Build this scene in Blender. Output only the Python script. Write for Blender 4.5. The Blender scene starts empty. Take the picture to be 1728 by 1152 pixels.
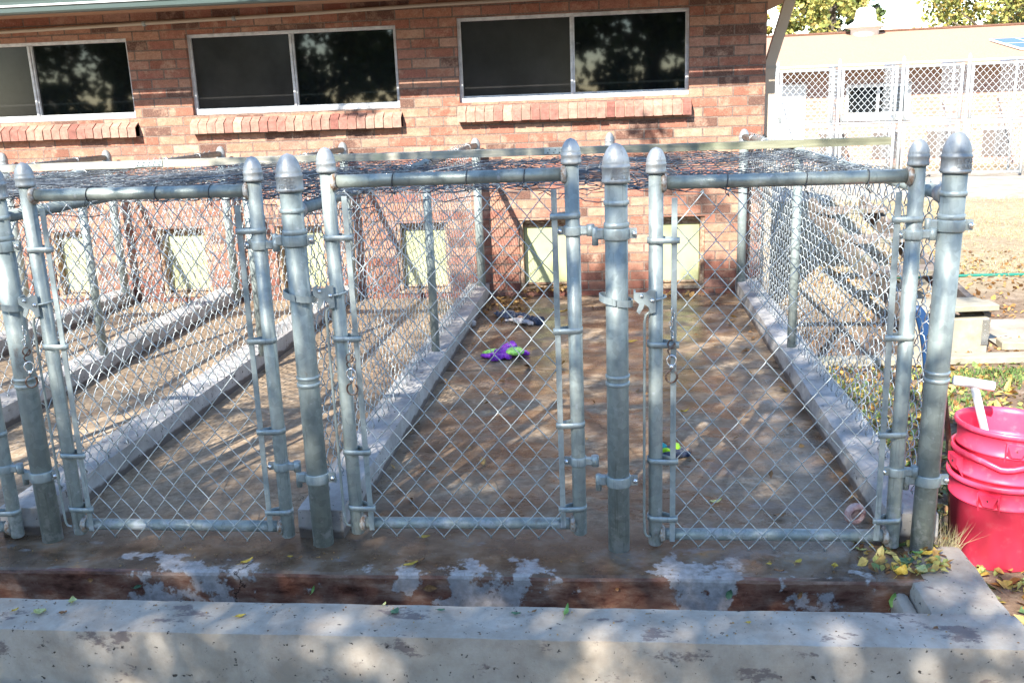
import bpy, math, random
import numpy as np
from mathutils import Vector, Matrix, noise
R = math.radians
PI = math.pi
sc = bpy.context.scene
col = sc.collection

# ------------------------------------------------------------------ camera
cam_d = bpy.data.cameras.new('camera')
cam = bpy.data.objects.new('camera', cam_d)
col.objects.link(cam)
ax_r = Vector((0.99488591, 0.09420355, -0.03643789))
ax_u = Vector((0.01138103, 0.25390284, 0.96716277))
ax_f = Vector((-0.10036185, 0.96263131, -0.25153223))
m = Matrix((ax_r, ax_u, -ax_f)).transposed().to_4x4()
m.translation = Vector((-0.0121, -2.7796, 1.4082))
cam.matrix_world = m
cam_d.sensor_width = 36
cam_d.lens = 36 * 1593.2755 / 1728
cam_d.clip_start = 0.05
cam_d.clip_end = 500
sc.camera = cam

# ------------------------------------------------------------------ world and sun
EL, AZ = R(38), R(22)
SUN = Vector((-math.sin(AZ) * math.cos(EL), -math.cos(AZ) * math.cos(EL), math.sin(EL)))
w = bpy.data.worlds.new('World'); sc.world = w; w.use_nodes = True
nt = w.node_tree
sky = nt.nodes.new('ShaderNodeTexSky'); sky.sky_type = 'NISHITA'; sky.sun_disc = False
sky.sun_elevation = EL; sky.sun_rotation = math.atan2(SUN.x, SUN.y) % (2 * PI)
sky.air_density = 1.0; sky.dust_density = 0
nt.links.new(sky.outputs[0], nt.nodes['Background'].inputs[0])
nt.nodes['Background'].inputs[1].default_value = 0.15
sl = bpy.data.lights.new('sun', 'SUN'); sl.energy = 5.0; sl.angle = R(0.5); sl.color = (1, .93, .82)
so = bpy.data.objects.new('sun', sl); col.objects.link(so)
so.rotation_euler = SUN.to_track_quat('Z', 'Y').to_euler()
so.location = (-4, -9, 9)
vs = sc.view_settings
vs.view_transform = 'Standard'; vs.look = 'None'; vs.exposure = 1.7; vs.gamma = 1

# ------------------------------------------------------------------ helpers
def tag(o, label=None, cat=None, group=None, kind=None):
    if label: o['label'] = label
    if cat: o['category'] = cat
    if group: o['group'] = group
    if kind: o['kind'] = kind
    return o

def thing(name, label, cat, loc=(0, 0, 0), rz=0, group=None):
    o = bpy.data.objects.new(name, None); col.objects.link(o)
    o.empty_display_size = .05
    o.location = loc; o.rotation_euler = (0, 0, rz)
    return tag(o, label, cat, group)

class MB:
    def __init__(s): s.v = []; s.f = []; s.n = 0; s.sm = []
    def add(s, V, Fc, smooth=False):
        V = np.asarray(V, float).reshape(-1, 3)
        s.v.append(V)
        n = s.n
        s.f.extend([tuple(i + n for i in f) for f in Fc]); s.sm.extend([smooth] * len(Fc))
        s.n += len(V); return s
    def box(s, a, b, bev=0):
        x0, y0, z0 = a; x1, y1, z1 = b
        if bev <= 0:
            V = [(x0,y0,z0),(x1,y0,z0),(x1,y1,z0),(x0,y1,z0),(x0,y0,z1),(x1,y0,z1),(x1,y1,z1),(x0,y1,z1)]
            return s.add(V, [(0,3,2,1),(4,5,6,7),(0,1,5,4),(1,2,6,5),(2,3,7,6),(3,0,4,7)])
        e = bev; V = []; idx = {}
        for i, x in enumerate((x0, x1)):
            for j, y in enumerate((y0, y1)):
                for k, z in enumerate((z0, z1)):
                    sx = 1 if i == 0 else -1; sy = 1 if j == 0 else -1; sz = 1 if k == 0 else -1
                    idx[i,j,k,0] = len(V); V.append((x, y + sy*e, z + sz*e))
                    idx[i,j,k,1] = len(V); V.append((x + sx*e, y, z + sz*e))
                    idx[i,j,k,2] = len(V); V.append((x + sx*e, y + sy*e, z))
        Fs = []
        for i in (0, 1):
            q = [idx[i,0,0,0], idx[i,0,1,0], idx[i,1,1,0], idx[i,1,0,0]]; Fs.append(q if i == 0 else q[::-1])
            q = [idx[0,i,0,1], idx[1,i,0,1], idx[1,i,1,1], idx[0,i,1,1]]; Fs.append(q if i == 0 else q[::-1])
            q = [idx[0,0,i,2], idx[0,1,i,2], idx[1,1,i,2], idx[1,0,i,2]]; Fs.append(q if i == 0 else q[::-1])
        for a in (0, 1):
            for b in (0, 1):
                q = [idx[a,b,0,0], idx[a,b,0,1], idx[a,b,1,1], idx[a,b,1,0]]; Fs.append(q if a ^ b else q[::-1])
                q = [idx[a,0,b,0], idx[a,0,b,2], idx[a,1,b,2], idx[a,1,b,0]]; Fs.append(q[::-1] if a ^ b else q)
                q = [idx[0,a,b,1], idx[0,a,b,2], idx[1,a,b,2], idx[1,a,b,1]]; Fs.append(q if a ^ b else q[::-1])
                for c in (0, 1):
                    q = [idx[a,b,c,0], idx[a,b,c,1], idx[a,b,c,2]]; Fs.append(q if (a ^ b ^ c) else q[::-1])
        return s.add(V, Fs)
    def tube(s, P, r, n=8, closed=False, cap=True):
        P = np.asarray(P, float); N = len(P)
        if closed:
            T = np.roll(P, -1, 0) - np.roll(P, 1, 0)
        else:
            T = np.gradient(P, axis=0)
        T /= np.linalg.norm(T, axis=1)[:, None] + 1e-12
        up = np.array([0, 0, 1.]) if abs(T[0][2]) < .9 else np.array([1., 0, 0])
        A = np.zeros_like(P); a = np.cross(T[0], up); a /= np.linalg.norm(a)
        for i in range(N):
            a = a - T[i] * (a @ T[i]); a /= np.linalg.norm(a) + 1e-12; A[i] = a
        B = np.cross(T, A)
        rr = np.broadcast_to(np.asarray(r, float), (N,))
        th = np.arange(n) * 2 * PI / n
        V = (P[:, None] + rr[:, None, None] * (np.cos(th)[None, :, None] * A[:, None] + np.sin(th)[None, :, None] * B[:, None])).reshape(-1, 3)
        Fs = []
        M = N if closed else N - 1
        for i in range(M):
            i2 = (i + 1) % N
            for j in range(n):
                j2 = (j + 1) % n
                Fs.append((i*n + j, i*n + j2, i2*n + j2, i2*n + j))
        s.add(V, Fs, True)
        if cap and not closed:
            b = s.n - N * n
            s.f.append(tuple(b + j for j in range(n))[::-1]); s.f.append(tuple(b + (N-1)*n + j for j in range(n))); s.sm += [False, False]
        return s
    def lathe(s, prof, c=(0, 0, 0), n=20, axis='z', smooth=True):
        Fs = []; V = []
        for r_, z in prof:
            for j in range(n):
                a = j * 2 * PI / n; x, y = r_ * math.cos(a), r_ * math.sin(a)
                p = (x, y, z) if axis == 'z' else ((z, x, y) if axis == 'x' else (y, z, x))
                V.append((p[0] + c[0], p[1] + c[1], p[2] + c[2]))
        for i in range(len(prof) - 1):
            for j in range(n):
                j2 = (j + 1) % n
                Fs.append((i*n + j, i*n + j2, (i+1)*n + j2, (i+1)*n + j))
        Fs2 = []
        if prof[0][0] > 1e-6: Fs2.append(tuple(range(n))[::-1])
        if prof[-1][0] > 1e-6: Fs2.append(tuple((len(prof)-1)*n + j for j in range(n)))
        s.add(V, Fs, smooth)
        b = s.n - len(V)
        for f in Fs2: s.f.append(tuple(i + b for i in f)); s.sm.append(False)
        return s
    def xf(s, M):
        Mn = np.array(M)
        s.v = [(v @ Mn[:3, :3].T + Mn[:3, 3]) for v in s.v]; return s
    def build(s, name, mat, parent=None, smooth=None, loc=None, rot=None):
        me = bpy.data.meshes.new(name)
        V = np.concatenate(s.v) if s.v else np.zeros((0, 3))
        me.from_pydata(V.tolist(), [], s.f)
        me.polygons.foreach_set('use_smooth', s.sm if smooth is None else [smooth] * len(s.f))
        me.materials.append(mat); me.update()
        o = bpy.data.objects.new(name, me); col.objects.link(o)
        if parent: o.parent = parent
        if loc: o.location = loc
        if rot: o.rotation_euler = rot
        return o

def kids(o): return [c for c in bpy.data.objects if c.parent == o]
def copy_tree(o, parent=None):
    c = o.copy(); col.objects.link(c)
    if parent is not None: c.parent = parent
    for ch in kids(o): copy_tree(ch, c)
    return c

# ------------------------------------------------------------------ materials
class NM:
    def __init__(s, name, rough=.6, metal=0, base=(.5, .5, .5), spec=.5):
        s.m = bpy.data.materials.new(name); s.m.use_nodes = True
        s.t = s.m.node_tree; s.b = s.t.nodes['Principled BSDF']
        s.b.inputs['Roughness'].default_value = rough; s.b.inputs['Metallic'].default_value = metal
        s.b.inputs['Base Color'].default_value = (*base, 1)
        s.b.inputs['Specular IOR Level'].default_value = spec
    def n(s, ty, **kw):
        nd = s.t.nodes.new(ty)
        for k, v in kw.items():
            if k.startswith('i_'):
                nd.inputs[k[2:].replace('_', ' ')].default_value = v
            else: setattr(nd, k, v)
        return nd
    def l(s, a, b): s.t.links.new(a, b)
    def pos(s):
        return s.n('ShaderNodeNewGeometry').outputs['Position']
    def obj(s):
        return s.n('ShaderNodeTexCoord').outputs['Object']
    def noise(s, vec, scale, detail=4, rough=.6, scl=None):
        if scl is not None:
            mp = s.n('ShaderNodeMapping'); mp.inputs['Scale'].default_value = scl; s.l(vec, mp.inputs[0]); vec = mp.outputs[0]
        nd = s.n('ShaderNodeTexNoise'); nd.inputs['Scale'].default_value = scale; nd.inputs['Detail'].default_value = detail; nd.inputs['Roughness'].default_value = rough
        s.l(vec, nd.inputs['Vector']); return nd.outputs['Fac']
    def ramp(s, fac, stops, mode='LINEAR'):
        nd = s.n('ShaderNodeValToRGB'); cr = nd.color_ramp; cr.interpolation = mode
        while len(cr.elements) > 1: cr.elements.remove(cr.elements[-1])
        for i, (p, c) in enumerate(stops):
            if isinstance(c, (int, float)): c = (c, c, c)
            e = cr.elements[0] if i == 0 else cr.elements.new(p)
            e.position = p; e.color = (*c, 1)
        s.l(fac, nd.inputs[0]); return nd.outputs[0]
    def mix(s, fac, a, b, ty='MIX'):
        nd = s.n('ShaderNodeMixRGB', blend_type=ty)
        for sock, v in ((nd.inputs[0], fac), (nd.inputs[1], a), (nd.inputs[2], b)):
            if isinstance(v, (int, float)): sock.default_value = v if sock == nd.inputs[0] else (v, v, v, 1)
            elif isinstance(v, tuple): sock.default_value = (*v, 1)
            else: s.l(v, sock)
        return nd.outputs[0]
    def math(s, op, a, b=0, clamp=False):
        nd = s.n('ShaderNodeMath', operation=op); nd.use_clamp = clamp
        for k, v in ((0, a), (1, b)):
            if isinstance(v, (int, float)): nd.inputs[k].default_value = v
            else: s.l(v, nd.inputs[k])
        return nd.outputs[0]
    def bump(s, h, strength=.4, dist=.005):
        nd = s.n('ShaderNodeBump'); nd.inputs['Strength'].default_value = strength; nd.inputs['Distance'].default_value = dist
        s.l(h, nd.inputs['Height']); s.l(nd.outputs[0], s.b.inputs['Normal'])
    def color(s, c): s.l(c, s.b.inputs['Base Color'])
    def rough(s, c): s.l(c, s.b.inputs['Roughness'])

def island_mat(name, stops, rough=.6, transl=0, noise_scale=0):
    k = NM(name, rough)
    g = k.n('ShaderNodeNewGeometry')
    c = k.ramp(g.outputs['Random Per Island'], stops)
    if noise_scale:
        f = k.noise(k.pos(), noise_scale, 3)
        c = k.mix(1, c, k.ramp(f, [(.3, .6), (.7, 1.25)]), 'MULTIPLY')
    k.color(c)
    if transl: k.b.inputs['Subsurface Weight'].default_value = 0
    return k.m

def galv(name, base, metal=.55, rough=.42, streak=True, rust=0.0):
    k = NM(name, rough, metal, base)
    p = k.pos()
    f = k.noise(p, 90, 2, .5)
    vo = k.n('ShaderNodeTexVoronoi'); vo.inputs['Scale'].default_value = 55; k.l(p, vo.inputs['Vector'])
    c = k.mix(.45, base, k.mix(1, base, k.ramp(vo.outputs['Color'], [(.2, .75), (.8, 1.2)]), 'MULTIPLY'))
    f2 = k.noise(p, 14, 5, .65, (1, 1, .35))
    c = k.mix(1, c, k.ramp(f2, [(.3, (.72, .76, .78)), (.55, 1.0), (.75, (1.22, 1.2, 1.15))]), 'MULTIPLY')
    # chalky white oxide low down and in specks
    f3 = k.noise(p, 26, 5, .75)
    sx = k.n('ShaderNodeSeparateXYZ'); k.l(p, sx.inputs[0])
    low = k.ramp(sx.outputs['Z'], [(0, .16), (.12, .07), (.3, 0)])
    ox = k.ramp(k.math('ADD', f3, low), [(.62, 0), (.7, .75)])
    c = k.mix(ox, c, (.38, .41, .44))
    if rust:
        fr = k.noise(p, 11, 7, .75, (1, 1, .5))
        c = k.mix(k.ramp(fr, [(.62, 0), (.70, rust)]), c, (.16, .07, .035))
    k.color(c)
    mm = k.math('MULTIPLY', k.math('SUBTRACT', 1, ox), metal); k.l(mm, k.b.inputs['Metallic'])
    k.rough(k.ramp(f2, [(.3, rough + .12), (.7, rough - .08)]))
    sc2 = k.ramp(k.noise(p, 60, 3, .8, (1, 1, .06)), [(.60, 0), (.66, .35)])
    c = k.mix(sc2, c, (.10, .11, .11)); k.color(c)
    k.bump(f, .2, .0015)
    return k.m

M_PIPE = galv('galvanised_pipe', (.265, .31, .305), .35, .52, rust=.5)
M_PIPE2 = galv('galvanised_gate_pipe', (.30, .345, .335), .35, .5, rust=.4)
M_CAP = galv('cast_aluminium', (.32, .345, .36), .45, .5)
M_BAND = galv('galvanised_band', (.34, .40, .41), .4, .48)
M_RAIL = galv('weathered_rail', (.28, .32, .30), .45, .45, rust=.2)
k = NM('galvanised_wire', .42, .5, (.50, .56, .58)); f = k.noise(k.pos(), 40, 3)
k.color(k.ramp(f, [(.3, (.24, .28, .30)), (.7, (.52, .57, .58))])); M_WIRE = k.m
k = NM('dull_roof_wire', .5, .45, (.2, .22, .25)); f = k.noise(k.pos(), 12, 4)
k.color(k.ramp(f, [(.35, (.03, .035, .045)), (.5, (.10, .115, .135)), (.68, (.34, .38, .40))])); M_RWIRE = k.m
k = NM('far_galvanised', .45, .2, (.50, .54, .56)); M_FAR = k.m
k = NM('dark_tie_wire', .6, .2, (.05, .055, .06)); M_TIE = k.m
k = NM('bright_zinc', .25, .9, (.7, .71, .72)); M_ZINC = k.m
k = NM('rusty_hook', .5, .6, (.2, .09, .06)); f = k.noise(k.pos(), 60, 3)
k.color(k.ramp(f, [(.4, (.09, .045, .03)), (.6, (.25, .2, .17))])); M_RUST = k.m

k = NM('rusty_weld', .6, .3); k.color(k.ramp(k.noise(k.pos(), 70, 4, .7), [(.4, (.42, .43, .42)), (.55, (.30, .24, .19)), (.65, (.20, .11, .06))])); M_WELD = k.m

def brick_mat():
    k = NM('red_brick', .85, 0, spec=.25)
    p = k.pos()
    s = k.n('ShaderNodeSeparateXYZ'); k.l(p, s.inputs[0])
    cb = k.n('ShaderNodeCombineXYZ')
    k.l(k.math('ADD', s.outputs['X'], s.outputs['Y']), cb.inputs['X'])
    k.l(k.math('ADD', s.outputs['Z'], .0235), cb.inputs['Y'])
    # wobble so the courses are not ruler straight
    wn = k.n('ShaderNodeTexNoise'); wn.inputs['Scale'].default_value = 9; wn.inputs['Detail'].default_value = 2; k.l(p, wn.inputs['Vector'])
    off = k.n('ShaderNodeVectorMath', operation='MULTIPLY_ADD'); k.l(wn.outputs['Color'], off.inputs[0])
    off.inputs[1].default_value = (.006, .005, 0); k.l(cb.outputs[0], off.inputs[2])
    def bt(c1, c2, mo, ms):
        b = k.n('ShaderNodeTexBrick'); b.offset = .5; b.squash = 1
        b.inputs['Color1'].default_value = (*c1, 1); b.inputs['Color2'].default_value = (*c2, 1); b.inputs['Mortar'].default_value = (*mo, 1)
        b.inputs['Scale'].default_value = 1; b.inputs['Mortar Size'].default_value = ms * 1.3; b.inputs['Mortar Smooth'].default_value = .25
        b.inputs['Brick Width'].default_value = .198; b.inputs['Row Height'].default_value = .0655
        k.l(off.outputs[0], b.inputs['Vector']); return b
    b = bt((0, 0, 0), (1, 1, 1), (.5, .5, .5), .0042)
    base = k.ramp(b.outputs['Color'], [(0, (.022, .012, .02)), (.15, (.04, .018, .022)), (.18, (.16, .045, .03)), (.3, (.25, .085, .062)), (.5, (.34, .15, .10)), (.7, (.41, .24, .17)), (.86, (.25, .075, .062)), (1, (.47, .30, .23))])
    f = k.noise(p, 22, 6, .7, (1, 1, 1.8))
    base = k.mix(1, base, k.ramp(f, [(.28, .62), (.5, 1.0), (.72, 1.45)]), 'MULTIPLY')
    f2 = k.noise(p, 9, 5, .75)
    base = k.mix(k.ramp(f2, [(.5, 0), (.68, .75)]), base, (.52, .36, .27))
    base = k.mix(k.ramp(k.noise(p, 34, 5, .8), [(.55, 0), (.7, .5)]), base, (.13, .035, .03))
    f3 = k.noise(p, 160, 2, .6)
    base = k.mix(.35, base, k.ramp(f3, [(.3, (.12, .05, .035)), (.7, (.5, .3, .2))]))
    # lowest courses darker and redder, with a ragged upper limit
    fd = k.math('ADD', s.outputs['Z'], k.math('MULTIPLY', k.noise(p, 5, 4), .25))
    base = k.mix(k.ramp(fd, [(.26, .55), (.44, 0)]), base, (.11, .035, .03))
    mort = k.ramp(k.noise(p, 70, 3), [(.3, (.11, .08, .07)), (.7, (.25, .19, .155))])  # mortar darkened to carry the shade inside the raked joints
    k.color(k.mix(b.outputs['Fac'], base, mort))
    h = k.mix(1, k.ramp(b.outputs['Fac'], [(0, 1), (1, 0)]), k.ramp(k.noise(p, 60, 4, .7), [(.2, .75), (.8, 1.0)]), 'MULTIPLY')
    k.bump(h, .9, .006)
    return k.m
M_BRICK = brick_mat()

k = NM('sill_brick', .85, spec=.25)
g = k.n('ShaderNodeNewGeometry')
c = k.ramp(g.outputs['Random Per Island'], [(0, (.20, .085, .07)), (.2, (.27, .13, .105)), (.5, (.33, .20, .155)), (.8, (.38, .27, .21)), (1, (.27, .14, .115))])
c = k.mix(1, c, k.ramp(k.noise(k.pos(), 25, 5, .7), [(.3, .65), (.7, 1.3)]), 'MULTIPLY'); k.color(c)
k.bump(k.noise(k.pos(), 90, 4), .5, .003); M_SILL = k.m
k = NM('mortar', .95, base=(.34, .27, .2)); M_MORTAR = k.m

def concrete_floor():
    k = NM('stained_concrete', .6, spec=.4)
    p = k.pos()
    s = k.n('ShaderNodeSeparateXYZ'); k.l(p, s.inputs[0])
    dry = k.ramp(k.noise(p, 30, 6, .75), [(.36, (.20, .145, .09)), (.52, (.35, .265, .18)), (.66, (.47, .385, .29))])  # dry concrete, raised to a warm sunlit tan
    brown = k.ramp(k.noise(p, 5, 6, .62, (1, 1.3, 1)), [(.32, (.035, .02, .012)), (.45, (.095, .058, .034)), (.53, (.145, .095, .06)), (.62, (.19, .15, .115)), (.72, (.30, .18, .09))])
    wet = k.ramp(k.noise(p, 2.1, 8, .68, (1, 1.5, 1)), [(.38, .0), (.52, .9)])
    # left runs paler, sunlight put into their colour; the open centre is wet
    side = k.ramp(k.math('ADD', k.math('MULTIPLY', s.outputs['X'], .25), .75), [(.2, .1), (.42, .45), (.56, 1)])
    wet = k.math('MULTIPLY', wet, side)
    # the sill strip in front of the gates: always stained, with pale scrubbed islands
    fr = k.ramp(k.math('ADD', s.outputs['Y'], .5), [(.35, 1), (.52, .9), (.9, 0)])
    wet = k.math('MAXIMUM', wet, fr)
    c = k.mix(wet, dry, brown)
    isl = k.ramp(k.math('MULTIPLY_ADD', s.outputs['X'], .25), [(0, 0)])
    xs = k.math('ADD', k.math('ADD', k.math('MULTIPLY', s.outputs['X'], .25), .69), k.math('MULTIPLY', k.noise(p, 5, 7, .7, (1, 1.6, 1.6)), .12))
    bumps = k.ramp(xs, [(.32, 0), (.375, .20), (.43, .22), (.47, .02), (.5, .02), (.565, -.02), (.59, .13), (.61, .0), (.635, .24), (.66, .2), (.69, .28), (.71, .0), (.77, -.02), (.785, .26), (.83, .26), (.86, 0), (1, 0)])
    edge = k.math('SUBTRACT', k.ramp(k.math('ADD', s.outputs['Y'], .5), [(.28, .55), (.33, .54), (.4, .43), (.48, 0)]), .5)
    fi = k.noise(p, 7.5, 7, .62)
    fi = k.math('ADD', k.math('MULTIPLY', k.math('SUBTRACT', fi, .5), 1.7), .5)
    v = k.math('ADD', k.math('ADD', fi, bumps), edge)
    pale = k.ramp(v, [(.67, 0), (.74, .88)])
    c = k.mix(pale, c, k.ramp(k.noise(p, 40, 5), [(.38, (.29, .275, .265)), (.62, (.45, .43, .42))]))
    gy_p = k.ramp(k.noise(p, 3.6, 8, .7, (1, 1.4, 1)), [(.54, 0), (.64, .75)])
    c = k.mix(k.math('MULTIPLY', gy_p, k.ramp(s.outputs['X'], [(0, .25), (.15, 1)])), c, (.20, .18, .17))
    # second set: scrubbed patches just under the gates
    v2 = k.ramp(k.noise(p, 5.5, 7, .65, (1, 2.2, 1)), [(.60, 0), (.66, .6)])
    c = k.mix(k.math('MULTIPLY', v2, k.ramp(k.math('ADD', s.outputs['Y'], .5), [(.5, 1), (.62, .25), (1, .12)])), c, (.26, .25, .25))
    # red-brown growth on the vertical step face
    n = k.n('ShaderNodeNewGeometry'); sn = k.n('ShaderNodeSeparateXYZ'); k.l(n.outputs['Normal'], sn.inputs[0])
    face = k.math('MULTIPLY', k.math('LESS_THAN', sn.outputs['Y'], -.6), k.math('LESS_THAN', s.outputs['Y'], -.1))
    redc = k.ramp(k.noise(p, 18, 6, .7, (.35, 1, 1)), [(.34, (.045, .018, .012)), (.45, (.13, .058, .04)), (.55, (.19, .105, .072)), (.68, (.30, .21, .16))])
    c = k.mix(k.math('MULTIPLY', face, k.math('SUBTRACT', 1, pale)), c, redc)
    # orange grime
    c = k.mix(k.ramp(k.noise(p, 3.3, 6, .7), [(.6, 0), (.72, .6)]), c, (.24, .12, .055))
    # cracks in the slab
    wob = k.math('MULTIPLY', k.math('SUBTRACT', k.noise(p, 22, 5, .7), .5), .12)
    for sl_, x0_, ya_, yb_ in ((.42, -1.09, -.32, .04), (.5, -1.32, .1, .62), (-.35, .35, .9, 2.0)):
        dd = k.math('SUBTRACT', k.math('SUBTRACT', s.outputs['X'], k.math('MULTIPLY', s.outputs['Y'], sl_)), x0_)
        dd = k.math('ABSOLUTE', k.math('ADD', dd, wob))
        ln = k.math('LESS_THAN', dd, .0032)
        ln = k.math('MULTIPLY', ln, k.math('MULTIPLY', k.math('GREATER_THAN', s.outputs['Y'], ya_), k.math('LESS_THAN', s.outputs['Y'], yb_)))
        c = k.mix(k.math('MULTIPLY', ln, .85), c, (.02, .012, .01))
    # specks of dirt
    c = k.mix(k.ramp(k.noise(p, 75, 2, .5), [(.72, 0), (.75, .6)]), c, (.04, .03, .02))
    k.color(c)
    k.rough(k.ramp(k.math('MULTIPLY', wet, k.noise(p, 5, 5)), [(.1, .75), (.38, .32), (.55, .16)]))
    k.bump(k.noise(p, 60, 6, .7), .35, .004)
    return k.m
M_FLOOR = concrete_floor()

def concrete(name, lo, hi, stain=(.13, .10, .10), stain_t=.585, pits=True, blotch=1.0):
    k = NM(name, .85, spec=.3); p = k.pos()
    c = k.ramp(k.noise(p, 7, 7, .7), [(.38, lo), (.62, hi)])
    c = k.mix(1, c, k.ramp(k.noise(p, 2.2, 5, .6, (1, 1, .5)), [(.3, (.80, .78, .74)), (.7, (1.12, 1.12, 1.14))]), 'MULTIPLY')
    # vertical runs of dirt
    c = k.mix(k.ramp(k.noise(p, 9, 5, .65, (1, .4, .12)), [(.62, 0), (.76, .4)]), c, (.14, .12, .10))
    st = k.ramp(k.noise(p, 4.2, 7, .68, (1, 1.8, 1.8)), [(stain_t, 0), (stain_t + .035, .75 * blotch)])
    c = k.mix(st, c, stain)
    if pits:
        pit = k.ramp(k.noise(p, 48, 3, .6), [(.65, 0), (.69, 1)])
        c = k.mix(pit, c, (.06, .05, .045))
        vo = k.n('ShaderNodeTexVoronoi'); vo.inputs['Scale'].default_value = 26; k.l(p, vo.inputs['Vector'])
        pv = k.ramp(vo.outputs['Distance'], [(.0, 1), (.055, .9), (.09, 0)])
        c = k.mix(k.math('MULTIPLY', pv, k.ramp(k.noise(p, 3, 2), [(.45, 0), (.6, .8)])), c, (.08, .065, .055))
        h = k.math('SUBTRACT', k.noise(p, 80, 6, .7), k.math('MULTIPLY', k.math('MAXIMUM', pit, pv), .6))
    else: h = k.noise(p, 60, 6, .7)
    k.color(c); k.bump(h, .5, .004); return k.m
M_CONC = concrete('weathered_concrete', (.34, .295, .245), (.46, .42, .365))
M_CURB0 = concrete('pale_curb', (.29, .285, .28), (.43, .425, .42), stain_t=.64)

M_CURB = M_CURB0
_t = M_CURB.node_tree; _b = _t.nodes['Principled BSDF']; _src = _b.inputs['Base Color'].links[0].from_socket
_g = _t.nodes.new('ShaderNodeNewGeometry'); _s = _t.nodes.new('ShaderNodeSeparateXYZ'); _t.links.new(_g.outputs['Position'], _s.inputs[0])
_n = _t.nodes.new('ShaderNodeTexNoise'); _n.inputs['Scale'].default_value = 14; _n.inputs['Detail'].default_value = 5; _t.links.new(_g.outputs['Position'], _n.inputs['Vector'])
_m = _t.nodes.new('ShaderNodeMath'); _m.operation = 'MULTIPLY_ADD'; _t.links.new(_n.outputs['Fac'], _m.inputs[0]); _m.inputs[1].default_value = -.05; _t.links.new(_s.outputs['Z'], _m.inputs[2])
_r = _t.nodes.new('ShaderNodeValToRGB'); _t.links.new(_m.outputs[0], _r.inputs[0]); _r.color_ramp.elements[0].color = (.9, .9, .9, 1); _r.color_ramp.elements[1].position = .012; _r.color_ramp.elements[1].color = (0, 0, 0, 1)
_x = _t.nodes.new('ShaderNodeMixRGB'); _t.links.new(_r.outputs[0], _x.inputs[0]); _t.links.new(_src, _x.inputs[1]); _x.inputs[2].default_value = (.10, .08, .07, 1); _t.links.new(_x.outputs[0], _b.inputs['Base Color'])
k = NM('garden_ground', .95, spec=.15); p = k.pos(); s = k.n('ShaderNodeSeparateXYZ'); k.l(p, s.inputs[0])
dirt = k.ramp(k.noise(p, 9, 7, .75), [(.3, (.10, .065, .04)), (.5, (.22, .155, .11)), (.7, (.36, .28, .22))])
lawn = k.ramp(k.noise(p, 14, 6, .8), [(.3, (.20, .16, .09)), (.5, (.36, .29, .19)), (.7, (.48, .41, .30))])
far = k.ramp(k.math('MULTIPLY', k.math('ADD', s.outputs['Y'], k.math('MULTIPLY', k.noise(p, .9, 5, .6), 3)), .1), [(.5, 0), (.64, 1)])
c = k.mix(k.math('MULTIPLY', far, k.ramp(k.noise(p, .8, 4), [(.3, .5), (.5, 1)])), dirt, lawn)
c = k.mix(k.ramp(k.noise(p, 26, 5, .7), [(.6, 0), (.68, .6)]), c, (.09, .05, .03)); k.color(c)
k.bump(k.noise(p, 30, 7, .8), .8, .02); M_GROUND = k.m
k = NM('pale_dust_path', .9, base=(.6, .57, .5)); k.color(k.ramp(k.noise(k.pos(), 4, 6, .7), [(.38, (.26, .22, .17)), (.62, (.40, .36, .30))])); k.bump(k.noise(k.pos(), 30, 5), .4, .01); M_PATH = k.m

k = NM('white_aluminium', .4, .2, (.62, .64, .66)); f = k.noise(k.pos(), 20, 4)
k.color(k.ramp(f, [(.3, (.45, .46, .47)), (.6, (.68, .70, .72))])); M_ALU = k.m
k = NM('dark_window_glass', .03, 0, (.006, .008, .009)); k.b.inputs['IOR'].default_value = 1.6
k.bump(k.noise(k.pos(), 3, 2), .02, .01); M_GLASS = k.m
k = NM('screened_glass', .16, 0, (.035, .035, .036)); k.b.inputs['IOR'].default_value = 1.5
k.color(k.ramp(k.noise(k.pos(), 5, 5), [(.3, (.016, .016, .017)), (.7, (.032, .032, .033))])); M_SCREEN = k.m
k = NM('cream_paint', .6, 0, (.5, .42, .3)); k.color(k.ramp(k.noise(k.pos(), 12, 5), [(.35, (.30, .22, .15)), (.6, (.55, .47, .36))])); M_CREAM = k.m
k = NM('flap_paint', .55, 0); k.color(k.mix(k.ramp(k.noise(k.pos(), 14, 6, .7), [(.6, 0), (.75, .5)]), k.ramp(k.noise(k.pos(), 3, 4), [(.3, (.34, .36, .18)), (.7, (.44, .46, .27))]), (.30, .29, .16))); M_FLAP = k.m
k = NM('rusty_edge', .8, 0); k.color(k.ramp(k.noise(k.pos(), 30, 5, .7), [(.4, (.16, .08, .05)), (.6, (.42, .32, .22))])); M_TRIM = k.m
k = NM('beige_downspout', .45, .1, (.50, .42, .32)); M_BEIGE = k.m
k = NM('gutter_metal', .35, .3, (.10, .14, .135)); M_GUTTER = k.m
k = NM('slate_soffit', .7, 0, (.10, .12, .15)); M_SOFFIT = k.m
k = NM('conduit_paint', .5, 0, (.42, .38, .31)); M_CONDUIT = k.m
k = NM('roof_shingle', .9, 0); k.color(k.ramp(k.noise(k.pos(), 30, 5, .7, (1, 3, 3)), [(.38, (.30, .175, .11)), (.62, (.42, .27, .185))])); M_SHINGLE = k.m

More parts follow.
